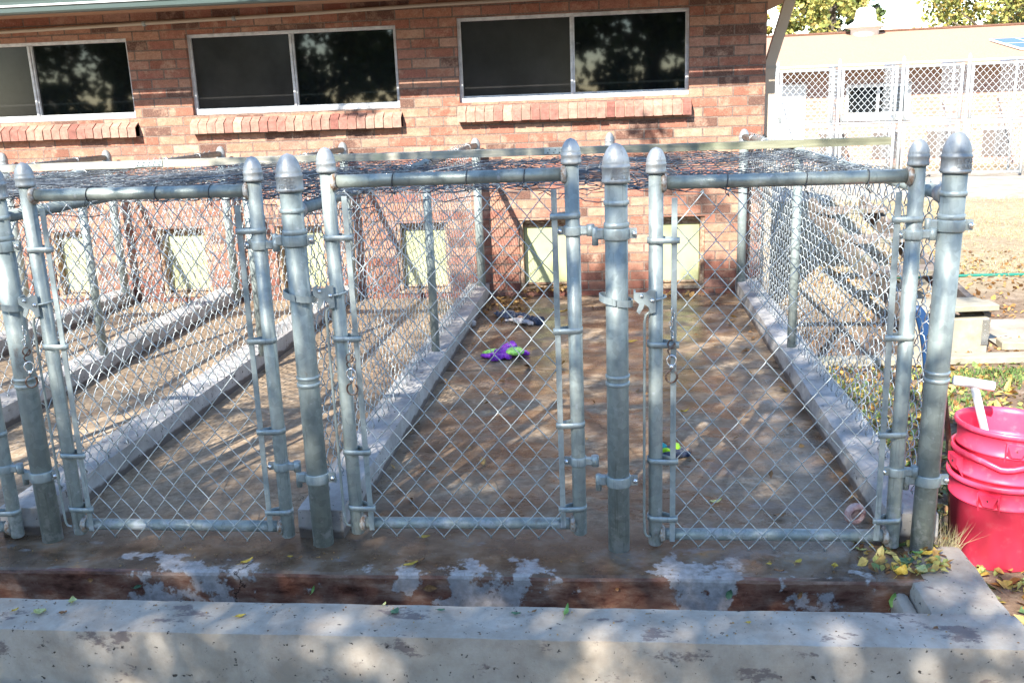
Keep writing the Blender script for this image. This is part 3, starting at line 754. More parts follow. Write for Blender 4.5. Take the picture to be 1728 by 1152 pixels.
# ------------------------------------------------------------------ gates
GW = .726; GR = .0215
def make_gate():
    t = thing('kennel_gate', '', 'gate', (0, 0, 0), 0, 'chain link gates across the dog runs')
    for i, x in enumerate((0, GW)):
        s_ = MB().lathe([(GR - .003, .012), (GR, .016), (GR, 1.19)], (x, 0, 0), 20).build('gate_stile', M_PIPE2, t)
        MB().lathe(cap_prof(.0285, 1.178, 1.207, 1.252, .0012), (x, 0, 0), 24).build('stile_cap', M_CAP, s_)
        sx = 1 if i == 0 else -1
        for zz in (1.15, .048):
            wm = MB()
            wm.lathe([(.0245, .014), (.0285, .019), (.0278, .024), (.0235, .030)], (x if sx > 0 else x, 0, zz), 16, 'x') if sx > 0 else \
            wm.lathe([(.0235, -.030), (.0278, -.024), (.0285, -.019), (.0245, -.014)], (x, 0, zz), 16, 'x')
            wm.build('weld_bead', M_WELD, s_)
    MB().tube([(.01, 0, 1.15), (GW/3, 0, 1.1495), (GW*2/3, 0, 1.1492), (GW - .01, 0, 1.15)], .0192, 20).build('top_rail', M_RAIL, t)
    MB().tube([(.01, 0, .048), (GW/2, 0, .0475), (GW - .01, 0, .048)], .0192, 20).build('bottom_rail', M_PIPE2, t)
    nw = 16; p = (GW - .108) / nw
    rnd = random.Random(5)
    def fn(P):
        x = .054 + P[:, 0]; z = P[:, 1]; y = -.012 - P[:, 2]
        # front of bottom rail, drifting back to just under the top rail
        y = y - .016 * np.clip(1 - z / .35, 0, 1)
        y = y + .004 * np.sin(x * 9 + z * 4)
        x = x + .002 * np.sin(z * 13 + x * 5); z = z + .0025 * np.sin(x * 17 + z * 3)
        return np.stack([x, y, z], 1)
    h = .0463
    chain(p, h, nw, 0, 24, .0026, .0017, 6, lambda P: fn(np.stack([P[:, 0], P[:, 1] + .012, P[:, 2]], 1))).build('chain_mesh', M_WIRE, t)
    for i, x in enumerate((.052, GW - .052)):
        MB().box((x - .0085, -.021, .03 + .01 * i), (x + .0085, -.016, 1.108), .001).build('tension_bar', M_BAND, t)
        zz = (.108, .30, .672, .985) if i == 0 else (.105, .385, .685, 1.03)
        for z in zz:
            bm_ = MB(); x0 = 0 if i == 0 else GW; sg = 1 if i == 0 else -1
            c = []
            for a in np.linspace(PI/2 * .9, PI * 1.5, 12): c.append((x0 + sg * (GR + .002) * math.cos(a), (GR + .002) * math.sin(a)))
            c.append((x0 + sg * .040, -.0265)); c.append((x0 + sg * .064, -.025)); c.append((x0 + sg * .066, -.017)); c.append((x0 + sg * .062, -.012))
            c.append((x0 + sg * .02, .017))
            V = []; Fs = []; n_ = len(c)
            for (a1, b1) in c: V += [(a1, b1, z - .0085), (a1, b1, z + .0085)]
            for j in range(n_):
                j2 = (j + 1) % n_; Fs.append((2*j, 2*j2, 2*j2 + 1, 2*j + 1))
            bm_.add(V, Fs, True)
            ob = bm_.build('tension_band', M_BAND, t)
            so_ = ob.modifiers.new('thick', 'SOLIDIFY'); so_.thickness = .0028; so_.offset = 1
    for x in (.2, .42, .59):
        a = np.linspace(0, 2 * PI, 15)[:-1]
        MB().tube(np.stack([np.full(14, x) + .002 * np.sin(a), .0208 * np.cos(a), 1.15 + .0208 * np.sin(a)], 1), .0016, 5, True).tube([(x, -.02, 1.14), (x - .006, -.022, 1.12), (x + .006, -.02, 1.108), (x + .002, -.012, 1.118)], .0016, 5).build('tie_wire', M_TIE, t)
    for z in (.985, .262):
        hm = MB()
        hinge_band(hm, GR, z, .028, PI, .022); hm.xf(Matrix.Translation((GW, 0, 0)))
        hm.box((GW + .018, -.012, z - .013), (GW + .045, .006, z + .013), .004)
        hm.lathe([(.012, z - .017), (.012, z + .017)], (GW + .052, -.002, 0), 14)
        ho = hm.build('hinge_strap', M_BAND, t)
        bm_ = MB(); bolt(bm_, (GW - .038, -.008, z), .0085); bm_.build('hinge_bolt', M_ZINC, ho)
    # fork latch
    lm = MB()
    px = -.118
    a = np.linspace(-.30 * PI, 1.68 * PI, 26) - PI * .18
    loop = [(px + .047 * math.cos(q), .047 * math.sin(q), .828 - .22 * (.047 * math.cos(q)) - .02) for q in a]
    V = []; Fs = []
    for (x, y, z) in loop:
        for dr, dz in ((0, -.010), (.0035, -.010), (.0035, .010), (0, .010)):
            q = math.atan2(y, x - px); V.append((x + dr * math.cos(q), y + dr * math.sin(q), z + dz))
    for j in range(len(loop) - 1):
        for kk in range(4): Fs.append((4*j + kk, 4*j + (kk+1) % 4, 4*j + 4 + (kk+1) % 4, 4*j + 4 + kk))
    lm.add(V, Fs, False)
    la = lm.build('latch_loop', M_BAND, t)
    pl = MB()
    out = [(-.066, .835), (-.030, .835), (-.022, .842), (-.002, .842), (-.002, .775), (-.016, .772), (-.022, .79), (-.034, .80), (-.040, .785), (-.050, .770), (-.058, .778), (-.050, .800), (-.066, .815)]
    V = [(x, y, z) for y in (-.033, -.029) for x, z in out]; n_ = len(out)
    pl.add(V, [tuple(range(n_)), tuple(range(n_, 2*n_))[::-1]] + [(j + n_, (j+1) % n_ + n_, (j+1) % n_, j) for j in range(n_)])
    pl.box((-.066, -.0285, .812), (-.06, .0, .838), .001)
    plo = pl.build('latch_plate', M_BAND, t)
    bm_ = MB(); bolt(bm_, (-.044, -.034, .826), .006); bolt(bm_, (-.012, -.034, .812), .007); bm_.build('latch_bolt', M_ZINC, plo)
    ub = MB(); a = np.linspace(-PI * .5, PI * .75, 14)
    ub.tube([(-.02, -.030, .812)] + [(.029 * math.cos(q), .029 * math.sin(q) , .812 + .004 * math.cos(q)) for q in a], .0038, 8).build('latch_u_bolt', M_BAND, t)
    # long latch rod down the outside of the stile
    MB().tube([(-.012, -.018, .768), (-.022, -.022, .772), (-.030, -.022, .765), (-.034, -.022, .745), (-.035, -.022, .5), (-.036, -.022, .12), (-.034, -.022, .062), (-.028, -.022, .05), (-.016, -.02, .047)], .0042, 8).build('latch_rod', M_PIPE2, t)
    return t
G0 = make_gate()
GATES = [((.133, -.004, .0), 0, 'rightmost chain link gate, beside the red buckets, with a snap chain hanging'),
         ((-.831, -.004, .030), 0, 'chain link gate in the middle in front of the purple plush toy'),
         ((-1.797, .004, .014), 0, 'chain link gate third from the right, left of the purple toy gate'),
         ((-2.752, .004, .0), 0, 'chain link gate cut off at the left frame edge, only its right stile showing')]
for i, (l_, rz, lab) in enumerate(GATES):
    o = G0 if i == 0 else copy_tree(G0)
    o.location = l_; o.rotation_euler = (0, R([0, -.25, .3, 0][i]), 0); o['label'] = lab

# snap chains hanging by the latches
def snap_chain(loc, label, zl=.0, links=7, sw=0):
    t = thing('snap_chain', label, 'chain', loc, sw, 'snap chains hanging from the gates')
    cm = MB(); z = 0
    for i in range(links):
        a = np.linspace(0, 2*PI, 11)[:-1]
        rx, rz_ = .005, .0095
        if i % 2: P = np.stack([rx * np.cos(a), 0 * a, z - rz_ + rz_ * np.sin(a)], 1)
        else: P = np.stack([0 * a, rx * np.cos(a), z - rz_ + rz_ * np.sin(a)], 1)
        P[:, 0] += .004 * math.sin(i * 1.3); cm.tube(P, .0013, 5, True); z -= .0145
    cm.build('chain_links', M_ZINC, t)
    a = np.linspace(.35 * PI, 2.15 * PI, 14)
    hm = MB().tube([(.011 * math.cos(q), 0, z - .012 + .013 * math.sin(q)) for q in a] + [(-.004, 0, z - .025)] + [( -.011 + .001 * q, 0, z - .03 - .004 * q) for q in range(3)] + [(0, .001, z - .05)], .0024, 8)
    hm.build('s_hook', M_RUST, t)
    a = np.linspace(0, 2*PI, 17)[:-1]
    MB().tube(np.stack([.0135 * np.cos(a), 0 * a, z - .063 + .017 * np.sin(a)], 1), .0026, 8, True).lathe([(.006, -.006), (.007, 0), (.005, .008)], (0, 0, z - .082), 10).build('swivel_ring', M_ZINC, t)
    a = np.linspace(.55 * PI, 2.3 * PI, 16)
    MB().tube([(.0, 0, z - .088)] + [(.017 * math.cos(q), 0, z - .112 + .019 * math.sin(q)) for q in a], .003, 8).build('snap_hook', M_RUST, t)
    return t
snap_chain((.178, -.034, .79), 'steel chain with rusty snap hook hanging on the rightmost gate')
snap_chain((-.803, -.036, .70), 'short snap hook chain on the left stile of the purple toy gate', links=3)
snap_chain((-1.845, -.05, .765), 'snap chain dangling behind the leftmost post latch', links=5, sw=.8)

# ------------------------------------------------------------------ side fences
RZ = 1.092
def make_fence(xa, ya, xb, yb, label, mesh_side=1, top_tips=.02, lp=(.53,), tension=True):
    L = math.hypot(xb - xa, yb - ya); rz = math.atan2(yb - ya, xb - xa)
    t = thing('chain_link_fence', label, 'fence', (xa, ya, 0), rz, 'chain link fences dividing the runs')
    MB().tube([(0, 0, RZ), (L * .33, 0, RZ - .004), (L * .66, .002, RZ - .002), (L, 0, RZ - .006)], .020, 16).build('top_rail', M_PIPE, t)
    MB().lathe([(.0, -.012), (.024, -.012), (.028, -.002), (.028, .022), (.021, .026)], (0, 0, RZ), 16, 'x').build('rail_end_cup', M_CAP, t)
    for q in lp:
        p_ = MB().lathe([(.0225, .09), (.0225, RZ - .018)], (L * q, 0, 0), 16).build('line_post', M_PIPE, t)
        MB().lathe([(.0225, -.028), (.0245, -.024), (.0245, .024), (.0225, .028)], (L * q, 0, RZ - .003), 16, 'x').build('rail_loop', M_BAND, p_)
    bp = MB().lathe([(.030, .0), (.030, RZ + .0)], (L, 0, 0), 18).build('back_post', M_PIPE, t)
    MB().lathe(cap_prof(.034, RZ - .04, RZ - .005, RZ + .048, .001), (L, 0, 0), 20).build('post_cap', M_CAP, bp)
    p = .0385; nw = int((L - .12) / p)
    z0 = .115; h = .0460; n1 = int((RZ + top_tips - z0) / h)
    h = (RZ + top_tips - z0) / n1
    ph = random.Random(label).uniform(0, 6)
    def fn(P):
        x = .06 + P[:, 0]; z = z0 + P[:, 1]
        y = mesh_side * (.024 + P[:, 2]) + .010 * np.sin(x * 2.3 + ph) * np.sin((z - z0) * 3.2) + .003 * np.sin(x * 11 + z * 5)
        return np.stack([x + .003 * np.sin(z * 9 + x * 3 + ph), y, z + .004 * np.sin(x * 5 + ph)], 1)
    chain(p, h, nw, 0, n1, .0085, .0019, 5, fn).build('chain_mesh', M_WIRE, t)
    MB().box((.055, mesh_side * .022 - .003, .12), (.071, mesh_side * .022 + .003, RZ - .02), .001).build('tension_bar', M_BAND, t)
    tm = MB()
    x = .25
    while x < L - .1:
        a = np.linspace(0, 2*PI, 11)[:-1]
        tb = MB().tube(np.stack([np.full(10, x) + .003 * np.sin(a), .0215 * np.cos(a), RZ - .003 + .0215 * np.sin(a)], 1), .0017, 5, True)
        tb.build('tie_wire', M_ZINC, t); x += .45
    return t
FL = ['right outer chain link fence between the double run and the leafy yard', 'chain link fence left of the double run, over the curb beside the purple toy',
      'chain link fence starting behind the second gate from the left edge', 'chain link fence starting at the left frame edge behind the leftmost gate', 'farthest left chain link fence, only its back end visible']
BX = [.915, -.90, -1.835, -2.72, -3.57]
for i, ((xa, xb), bx) in enumerate(zip(LINES, BX)):
    fx = [.95, -.953, -1.93, -2.87, -3.82][i]
    make_fence(fx, .04, bx, 3.80, FL[i], 1 if i else -1)
# the lone back post in the middle of the double run, and one at the far left
def lone_post(loc, label):
    t = thing('fence_post', label, 'fence post', loc, 0, 'posts set against the brick wall')
    MB().lathe([(.030, 0), (.030, RZ)], n=18).build('pole', M_PIPE, t)
    MB().lathe(cap_prof(.034, RZ - .04, RZ - .002, RZ + .055, .001), n=20).build('post_cap', M_CAP, t)
lone_post((.02, 3.80, 0), 'post against the brick wall behind the lone center gate post')
lone_post((-4.36, 3.80, 0), 'post against the brick wall at the far left edge')

# ------------------------------------------------------------------ mesh roof
rt = thing('mesh_roof', 'sagging tangled chain link netting laid flat over the dog runs', 'roof netting', (-4.6, 0, 0))
def roof_layer(x0, x1, y0, y1, zbase, sag, seed, p=.0385, h=.046, mat=M_RWIRE, r=.0017, skew=0, nm='netting'):
    nw = int((y1 - y0) / p); n1 = int((x1 - x0) / h)
    def fn(P):
        y = y0 + P[:, 0]; x = x0 + P[:, 1]
        rows = np.array([(noise.noise(Vector((a * .9, b * 1.1, seed))) * .022 + noise.noise(Vector((a * 3.1, b * 2.7, seed + 7))) * .016) for a, b in zip(x, y)])
        bay = np.abs(np.sin((x / .95 + .0) * PI))
        z = zbase + rows - .022 * y - sag * bay * np.sin(np.clip(y / 2.3, 0, 1) * PI) + P[:, 2]
        return np.stack([x + 4.6 + skew * y + .01 * np.sin(y * 3 + seed), y + .02 * np.sin(x * 2.2 + seed), z], 1)
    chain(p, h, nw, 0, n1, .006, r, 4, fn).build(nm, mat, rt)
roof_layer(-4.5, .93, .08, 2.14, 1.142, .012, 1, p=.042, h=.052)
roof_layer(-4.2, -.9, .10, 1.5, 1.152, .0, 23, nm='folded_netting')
# loose stray strands near the front
rs = random.Random(8)
sm = MB()
for q in range(46):
    x = rs.uniform(-2.2, .9) if q < 26 else rs.uniform(-.14, .3); y = rs.uniform(.06, .5); z = rs.uniform(1.09, 1.15)
    P = []; dx = rs.uniform(.02, .05) * rs.choice((-1, 1)); dy = rs.uniform(-.01, .012)
    for j in range(9):
        P.append((min(x, .90 + .002 * j) + 4.6, y, z)); x += dx + rs.uniform(-.012, .012); y += dy + rs.uniform(-.012, .012); z += rs.uniform(-.014, .0145)
        z = min(max(z, 1.07), 1.18)
    sm.tube(P, .0016, 4)
for q in range(5):  # springy coil arching up behind the middle gate
    P = [(x_ + 4.6, .55 + .02 * q, 1.135 + .045 * math.sin((x_ + .75) / .62 * PI) - .012 * q) for x_ in np.linspace(-.75, -.13, 16)]
    if q in (0,): sm.tube(P, .0017, 4)
for j in range(9):
    x_ = -.62 + .055 * j; s_ = 1.135 + .045 * math.sin((x_ + .75) / .62 * PI)
    sm.tube([(x_ + 4.6, .55, s_), (x_ + 4.615, .56, s_ - .02), (x_ + 4.632, .58, 1.125)], .0016, 4)
sm.build('stray_wires', M_RWIRE, rt)

# ------------------------------------------------------------------ board laid over the runs
bd = thing('wooden_board', 'long grey weathered board laid across the tops of the runs', 'board', (-3.4, 2.12, 0), R(-.35))
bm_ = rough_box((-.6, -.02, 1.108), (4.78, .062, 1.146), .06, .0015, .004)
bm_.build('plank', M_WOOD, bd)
for x in (.98, 3.16):
    pm = MB().box((x - .078, -.024, 1.114), (x + .078, -.0205, 1.146), .0008)
    po = pm.build('splice_plate', M_BAND, bd)
    hm = MB()
    for i in range(5):
        for j in range(2): hm.lathe([(.0032, -.0258), (.0032, -.0235)], (x - .06 + .03 * i + (.008 if j else 0), 0, 1.122 + .015 * j), 8, 'y')
    hm.build('nail_heads', M_TIE, po)

# dark pipe stubs on a bracket at the building corner
st_ = thing('pipe_bracket', 'two black pipe stubs on a rusty bracket at the right back corner', 'bracket', (.98, 3.78, 1.03), R(0))
MB().box((-.075, -.02, -.02), (.02, .04, .012), .005).box((-.03, -.015, .012), (.035, .02, .032), .006).build('bracket_plate', M_BROWN, st_)
for dx in (-.02, .045):
    MB().tube([(dx - .03, 0, .012), (dx + .03, -.01, .062)], .0155, 14).build('pipe_stub', M_BLACK, st_)

# ------------------------------------------------------------------ soft toys and rags
def blob(name, mat, parts, parent=None, voxel=.006, amp=.008, seed=0, loc=(0, 0, 0), freq=30):
    import bmesh
    bm = bmesh.new()
    for (c, r_, rz) in parts:
        M_ = Matrix.Translation(c) @ Matrix.Rotation(rz, 4, 'Z') @ Matrix.Diagonal((*r_, 1))
        bmesh.ops.create_icosphere(bm, subdivisions=3, radius=1, matrix=M_)
    me = bpy.data.meshes.new(name); bm.to_mesh(me); bm.free()
    o = bpy.data.objects.new(name, me); col.objects.link(o)
    md = o.modifiers.new('r', 'REMESH'); md.mode = 'VOXEL'; md.voxel_size = voxel
    bpy.context.view_layer.update()
    me2 = bpy.data.meshes.new_from_object(o.evaluated_get(bpy.context.evaluated_depsgraph_get()))
    o.modifiers.clear(); o.data = me2; me2.name = name; bpy.data.meshes.remove(me)
    for v in me2.vertices:
        nv = noise.noise_vector(v.co * freq + Vector((seed, 0, 0))) * amp + noise.noise_vector(v.co * freq * 2.7 + Vector((seed, 5, 0))) * amp * .4
        v.co += nv; v.co.z = max(v.co.z, .001)
    for p_ in me2.polygons: p_.use_smooth = True
    me2.materials.clear(); me2.materials.append(mat)
    if parent: o.parent = parent
    o.location = loc
    return o
ty = thing('plush_toy', 'flattened purple and lime plush toy lying on the run floor', 'dog toy', (-.585, 2.28, .002), .1)
blob('toy_body', M_PURPLE, [((0, 0, .02), (.06, .06, .024), 0), ((.03, .07, .028), (.05, .035, .026), .7), ((.05, .10, .04), (.02, .03, .02), 0),
     ((-.07, -.03, .014), (.06, .026, .015), .35), ((-.03, -.075, .016), (.065, .026, .018), .7), ((.02, -.06, .013), (.022, .035, .014), 0),
     ((.10, .02, .012), (.05, .022, .013), -.4), ((-.115, -.01, .01), (.03, .018, .01), 0)], ty, .005, .010, 3)
blob('toy_wing', M_LIME, [((.060, -.035, .034), (.055, .055, .018), .3)], ty, .005, .006, 5)
blob('toy_wing', M_LIME, [((-.075, .025, .022), (.05, .026, .014), .3)], ty, .005, .005, 8)
rg = thing('crumpled_rag', 'crumpled navy and white rag on the floor behind the purple toy', 'rag', (-.59, 3.13, .002), -.25)
blob('dark_cloth', M_NAVY, [((-.08, .07, .018), (.11, .045, .024), -.2), ((-.17, .11, .014), (.05, .02, .014), -.3), ((.02, .03, .022), (.06, .04, .022), -.4), ((.13, .0, .016), (.05, .05, .02), -.2), ((.17, -.06, .014), (.03, .04, .014), 0)], rg, .006, .016, 13)
blob('pale_cloth', M_PALE, [((.02, -.05, .014), (.06, .03, .014), -.3), ((.10, -.09, .013), (.05, .035, .012), -.2), ((-.03, -.03, .01), (.04, .02, .01), 0)], rg, .005, .012, 17)
blob('tan_cloth', M_TAN, [((.035, -.02, .028), (.022, .022, .012), 0)], rg, .005, .006, 19)
t3 = thing('plush_toy', 'small teal and yellow green plush toy behind the rightmost gate stile', 'dog toy', (.235, .78, .002), .2)
blob('toy_body', M_NAVY, [((0, 0, .018), (.055, .05, .02), 0), ((.05, -.01, .012), (.025, .035, .015), .3), ((-.04, -.035, .01), (.05, .02, .012), .1)], t3, .005, .007, 21)
blob('toy_patch', M_TEAL, [((-.04, .02, .035), (.03, .022, .014), .2)], t3, .004, .004, 23)
blob('toy_patch', M_YGREEN, [((.022, .01, .034), (.018, .032, .013), 0), ((-.03, -.02, .03), (.03, .014, .012), -.3)], t3, .004, .004, 25)
blob('toy_foot', M_TAN, [((.07, -.012, .018), (.014, .016, .012), 0)], t3, .004, .003, 27)
rr = thing('chewed_ring', 'pale pink chewed rubber ring leaning at the rightmost gate hinge corner', 'dog toy', (.765, .07, .0), .3)
MB().lathe([(.017, -.006), (.022, -.014), (.030, -.012), (.036, -.004), (.036, .006), (.028, .012), (.017, .012), (.017, -.006)], (0, 0, .085), 24, 'y').build('ring', M_PINK, rr)
MB().lathe([(.0172, -.002), (.0, -.002)], (0, 0, .085), 16, 'y').build('dark_hole', M_BLACK, rr)  # black disc painted in for the darkness of the ring's hole
pc = blob('paper_scrap', M_PALE, [((0, 0, .02), (.022, .02, .022), 0)], None, .005, .006, 31, (-.86, 3.0, .002))
tag(pc, 'small crumpled pale scrap at the foot of the curb near the navy rag', 'litter')

# ------------------------------------------------------------------ buckets
def bucket_prof(h, rb, rt_, ins=.004):
    c1 = h - .075
    def R_(z): return rb + (rt_ - rb) * z / h
    return [(0, 0), (rb - .01, 0), (rb, .008), (R_(c1 - .012), c1 - .012), (R_(c1) + .004, c1 - .01), (R_(c1) + .005, c1 - .004), (R_(c1), c1),
            (R_(h - .02), h - .02), (R_(h) + .007, h - .018), (R_(h) + .009, h - .012), (R_(h) + .009, h - .003), (R_(h) + .004, h), (R_(h) - .003, h - .002),
            (R_(h) - .006, h - .02), (R_(h * .6) - .004, h * .6), (rb - .002, .012), (0, .012)]
bcx, bcy = 1.30, .315
BK = ['bottom red bucket of the nested stack, standing on the leaves', 'middle red bucket of the nested stack with a torn rim', 'topmost open red bucket of the nested stack']
for i in range(3):
    t = thing('red_bucket', BK[i], 'bucket', (bcx + .004 * i, bcy + .006 * i, GZ + .002 + .083 * i), R((15, 40, 80)[i]), 'nested red buckets')
    t.rotation_euler = (R(-.8 * i), R(1.2 * i), R((0, 0, 0)[i]))
    h, rb, rt_ = .315, .134, .162
    bmb = MB().lathe(bucket_prof(h, rb, rt_), n=56)
    bo = bmb.build('bucket_body', M_RED, t)
    if i == 1:  # torn collar edge: ragged dip at the front
        for v in bo.data.vertices:
            a = math.atan2(v.co.y, v.co.x)
            if v.co.z > h - .03:
                da = (a + 1.95 + PI) % (2*PI) - PI
                v.co.z -= .022 * math.exp(-(da / .35) ** 2) + .003 * noise.noise(Vector((a * 12, 0, 0)))
    # handle ear on the collar and wire bail stub
    em = MB()
    ea = (-2.15, -3.05, -1.80)[i]
    c, s_ = math.cos(ea), math.sin(ea)
    def T(u, v, z_): return (c * u - s_ * v, s_ * u + c * v, z_)
    rz_ = rb + (rt_ - rb) * (h - .06) / h
    for v0, v1, zt in ((-.030, .030, 0),):
        V = [T(rz_ - .004, v0, h - .03), T(rz_ - .004, v1, h - .03), T(rz_ - .008, v1 * .9, h - .083), T(rz_ - .008, v0 * .9, h - .083),
             T(rz_ + .018, v0, h - .034), T(rz_ + .018, v1, h - .034), T(rz_ + .012, v1 * .45, h - .075), T(rz_ + .012, v0 * .45, h - .075)]
        em.add(V, [(0,1,2,3),(7,6,5,4),(0,4,5,1),(1,5,6,2),(2,6,7,3),(3,7,4,0)])
    for v0 in (-.033, .029):
        V = [T(rz_ - .006, v, z_) if u == 0 else T(rz_ + .019, v, z_ if z_ > h - .06 else h - .055) for u in (0, 1) for v in (v0, v0 + .004) for z_ in (h - .03, h - .10)]
        em.add(V, [(0,1,3,2),(4,6,7,5),(0,4,5,1),(2,3,7,6),(0,2,6,4),(1,5,7,3)])
    eo = em.build('handle_ear', M_RED, t)
    MB().lathe([(.004, .0), (.004, .003)], T(rz_ + .0155, 0, h - .052) , 8, 'y').build('ear_hole', M_BLACK, eo)
sp = thing('handled_scoop', 'white plastic T handle standing in the top red bucket', 'scoop handle', (bcx, bcy, GZ + .18))
HX = Vector((1.19 - bcx, .33 - bcy, .435 - GZ - .18)); 
MB().tube([(.02, .03, .01), Vector((.02, .03, .01)).lerp(HX, .33), Vector((.02, .03, .01)).lerp(HX, .66), HX], [.0125, .0125, .013, .0135], 16).build('handle_shaft', M_WHITE, sp)
d_ = Vector((.062, -.012, -.008))
MB().tube([HX - d_ * 1.02, HX - d_ * .97, HX + d_ * .97, HX + d_ * 1.02], [.011, .0165, .0165, .011], 16).build('t_grip', M_WHITE, sp)
sk = MB().tube([(1.10, .36, .46), (1.125, .36, .30), (1.16, .37, .1), (1.18, .38, -.16)], [.008, .009, .010, .010], 10)
tag(sk.build('rusty_stake', M_BROWN), 'thin rusty brown stake between the right gate post and red buckets', 'stake')

# ------------------------------------------------------------------ yard objects
bl = MB()
a = np.linspace(0, 1, 12)
P = [(1.36 + .09 * math.sin(q * 1.9), 1.5 + .01 * q, .46 - .46 * q ** 1.25 + .0) for q in a]
V = []; Fs = []
for j, p_ in enumerate(P):
    wd = .022 + .012 * math.sin(j / 11 * PI)
    V += [(p_[0] - wd * .9, p_[1] - .012, p_[2]), (p_[0] + wd * .9, p_[1] - .018, p_[2] + .006), (p_[0] + wd * .9, p_[1] + .012, p_[2] + .006), (p_[0] - wd * .9, p_[1] + .012, p_[2])]
for j in range(11):
    for q in range(4): Fs.append((4*j + q, 4*j + (q+1) % 4, 4*j + 4 + (q+1) % 4, 4*j + 4 + q))
Fs += [(3, 2, 1, 0), (44, 45, 46, 47)]
bl.add(V, Fs, True)
tag(bl.xf(Matrix.Translation((.1, .3, -.10))).build('blue_scoop_handle', M_BLUE), 'curved blue plastic handle behind the fence next to the right gate post', 'handle')
hs = MB(); P = []
for q in np.linspace(0, 1, 30):
    x = 2.3 + 5.2 * q; P.append((x, 5.2 - .08 * q + .05 * math.sin(q * 7), GZ + .014))
hs.tube(P, .013, 10)
tag(hs.build('garden_hose', M_HOSE), 'dark green garden hose lying across the yard on the right', 'garden hose')

stp = thing('wooden_steps', 'weathered wooden steps descending beside the right outer fence', 'steps', (0, 0, GZ - .01))
TR = [((1.85, 4.6), .50), ((1.92, 4.05), .365), ((1.98, 3.5), .235), ((2.04, 3.0), .115)]
sd = (Vector((2.04, 3.0, 0)) - Vector((1.85, 4.6, 0))).normalized(); pd = Vector((-sd.y, sd.x, 0))  # across
rzs = math.atan2(pd.y, pd.x)
for i, ((x, y), z) in enumerate(TR):
    for q in range(2):
        c_ = Vector((x, y, 0)) + sd * (.15 * q - .08)
        m_ = MB().box((-.235, -.068, -.036), (.235, .068, 0), .004)
        o = m_.build('tread', M_LITWOOD if i == 3 else M_TIMBER, stp); o.location = (c_.x, c_.y, z - GZ + (.012 if q else 0)); o.rotation_euler = (R(2 * q), 0, rzs)
for sgn in (-1, 1):
    a0 = Vector((1.81, 4.95, 0)) + pd * .20 * sgn; a1 = Vector((2.05, 2.93, 0)) + pd * .20 * sgn
    m_ = MB(); th = pd * .022
    z0, z1 = .55, .06
    V = []
    for e, za in ((a0, z0), (a1, z1)):
        for s2 in (-1, 1):
            for dz in (-.14, 0): V.append((e.x + th.x * s2, e.y + th.y * s2, za - GZ + dz))
    m_.add(V, [(0,2,3,1),(4,5,7,6),(0,4,6,2),(1,3,7,5),(0,1,5,4),(2,6,7,3)])
    m_.build('stringer', M_TIMBER, stp)
m_ = MB().box((-.25, -.05, .0), (.19, .06, .225), .006); o = m_.build('support_block', M_LITWOOD, stp); o.location = (2.05, 2.93, .0); o.rotation_euler = (0, 0, rzs)
bo_ = MB().box((.145, -.056, .06), (.188, -.0505, .215), .001); 
for q in range(4): bo_.lathe([(.004, -.058), (.004, -.055)], (.166, 0, .08 + .035 * q), 8, 'y')
bo_ = bo_.build('metal_bracket', M_ZINC, o)
m_ = MB().box((-.9, -.05, 0), (.5, .05, .045), .006).build('landscape_timber', M_LITWOOD); m_.location = (2.05, 2.70, GZ); m_.rotation_euler = (0, 0, R(3))
tag(m_, 'low pale timber edging lying in front of the wooden steps', 'timber')
m_ = MB().box((-.4, -.06, 0), (.6, .06, .05), .006).build('landscape_timber', M_LITWOOD); m_.location = (2.75, 2.98, GZ); m_.rotation_euler = (0, 0, R(-4))
tag(m_, 'short timber edging right of the wooden steps at the frame edge', 'timber')

# ------------------------------------------------------------------ leaves
def leaf_mesh(L, W, curl, seed, notch=False):
    r_ = random.Random(seed); mb = MB(); n = 8; V = []; Fs = []
    for i in range(n + 1):
        q = i / n
        ww = W * math.sin(PI * q ** .8) ** .8 * .5 * (1 + .12 * r_.uniform(-1, 1)) if 0 < i < n else .0008
        x = (q - .5) * L; bend = curl * L * ((q - .5) ** 2) * 2 + .003
        side = curl * W * .35
        V += [(x, -ww, bend + side * r_.uniform(.5, 1.3)), (x, 0, bend * .6), (x, ww, bend + side * r_.uniform(.4, 1.2))]
    for i in range(n):
        for j in (0, 1): Fs.append((3*i + j, 3*i + 3 + j, 3*i + 4 + j, 3*i + 1 + j))
    mb.add(V, Fs, True)
    mb.tube([(-L * .5, 0, .003 + curl * L * .2), (-L * .62, .002, .004), (-L * .78, .004, .003)], .0006, 4)
    return mb
def leaf(x, y, z, L, W, mat, label, rz=0, curl=.25, tilt=(0, 0)):
    o = leaf_mesh(L, W, curl, hash(label) % 1000 if False else int(abs(x * 977 + y * 313)), ).build('fallen_leaf', mat)
    o.location = (x, y, z + .002); o.rotation_euler = (tilt[0], tilt[1], rz)
    tag(o, label, 'leaf', 'fallen leaves scattered on the concrete')
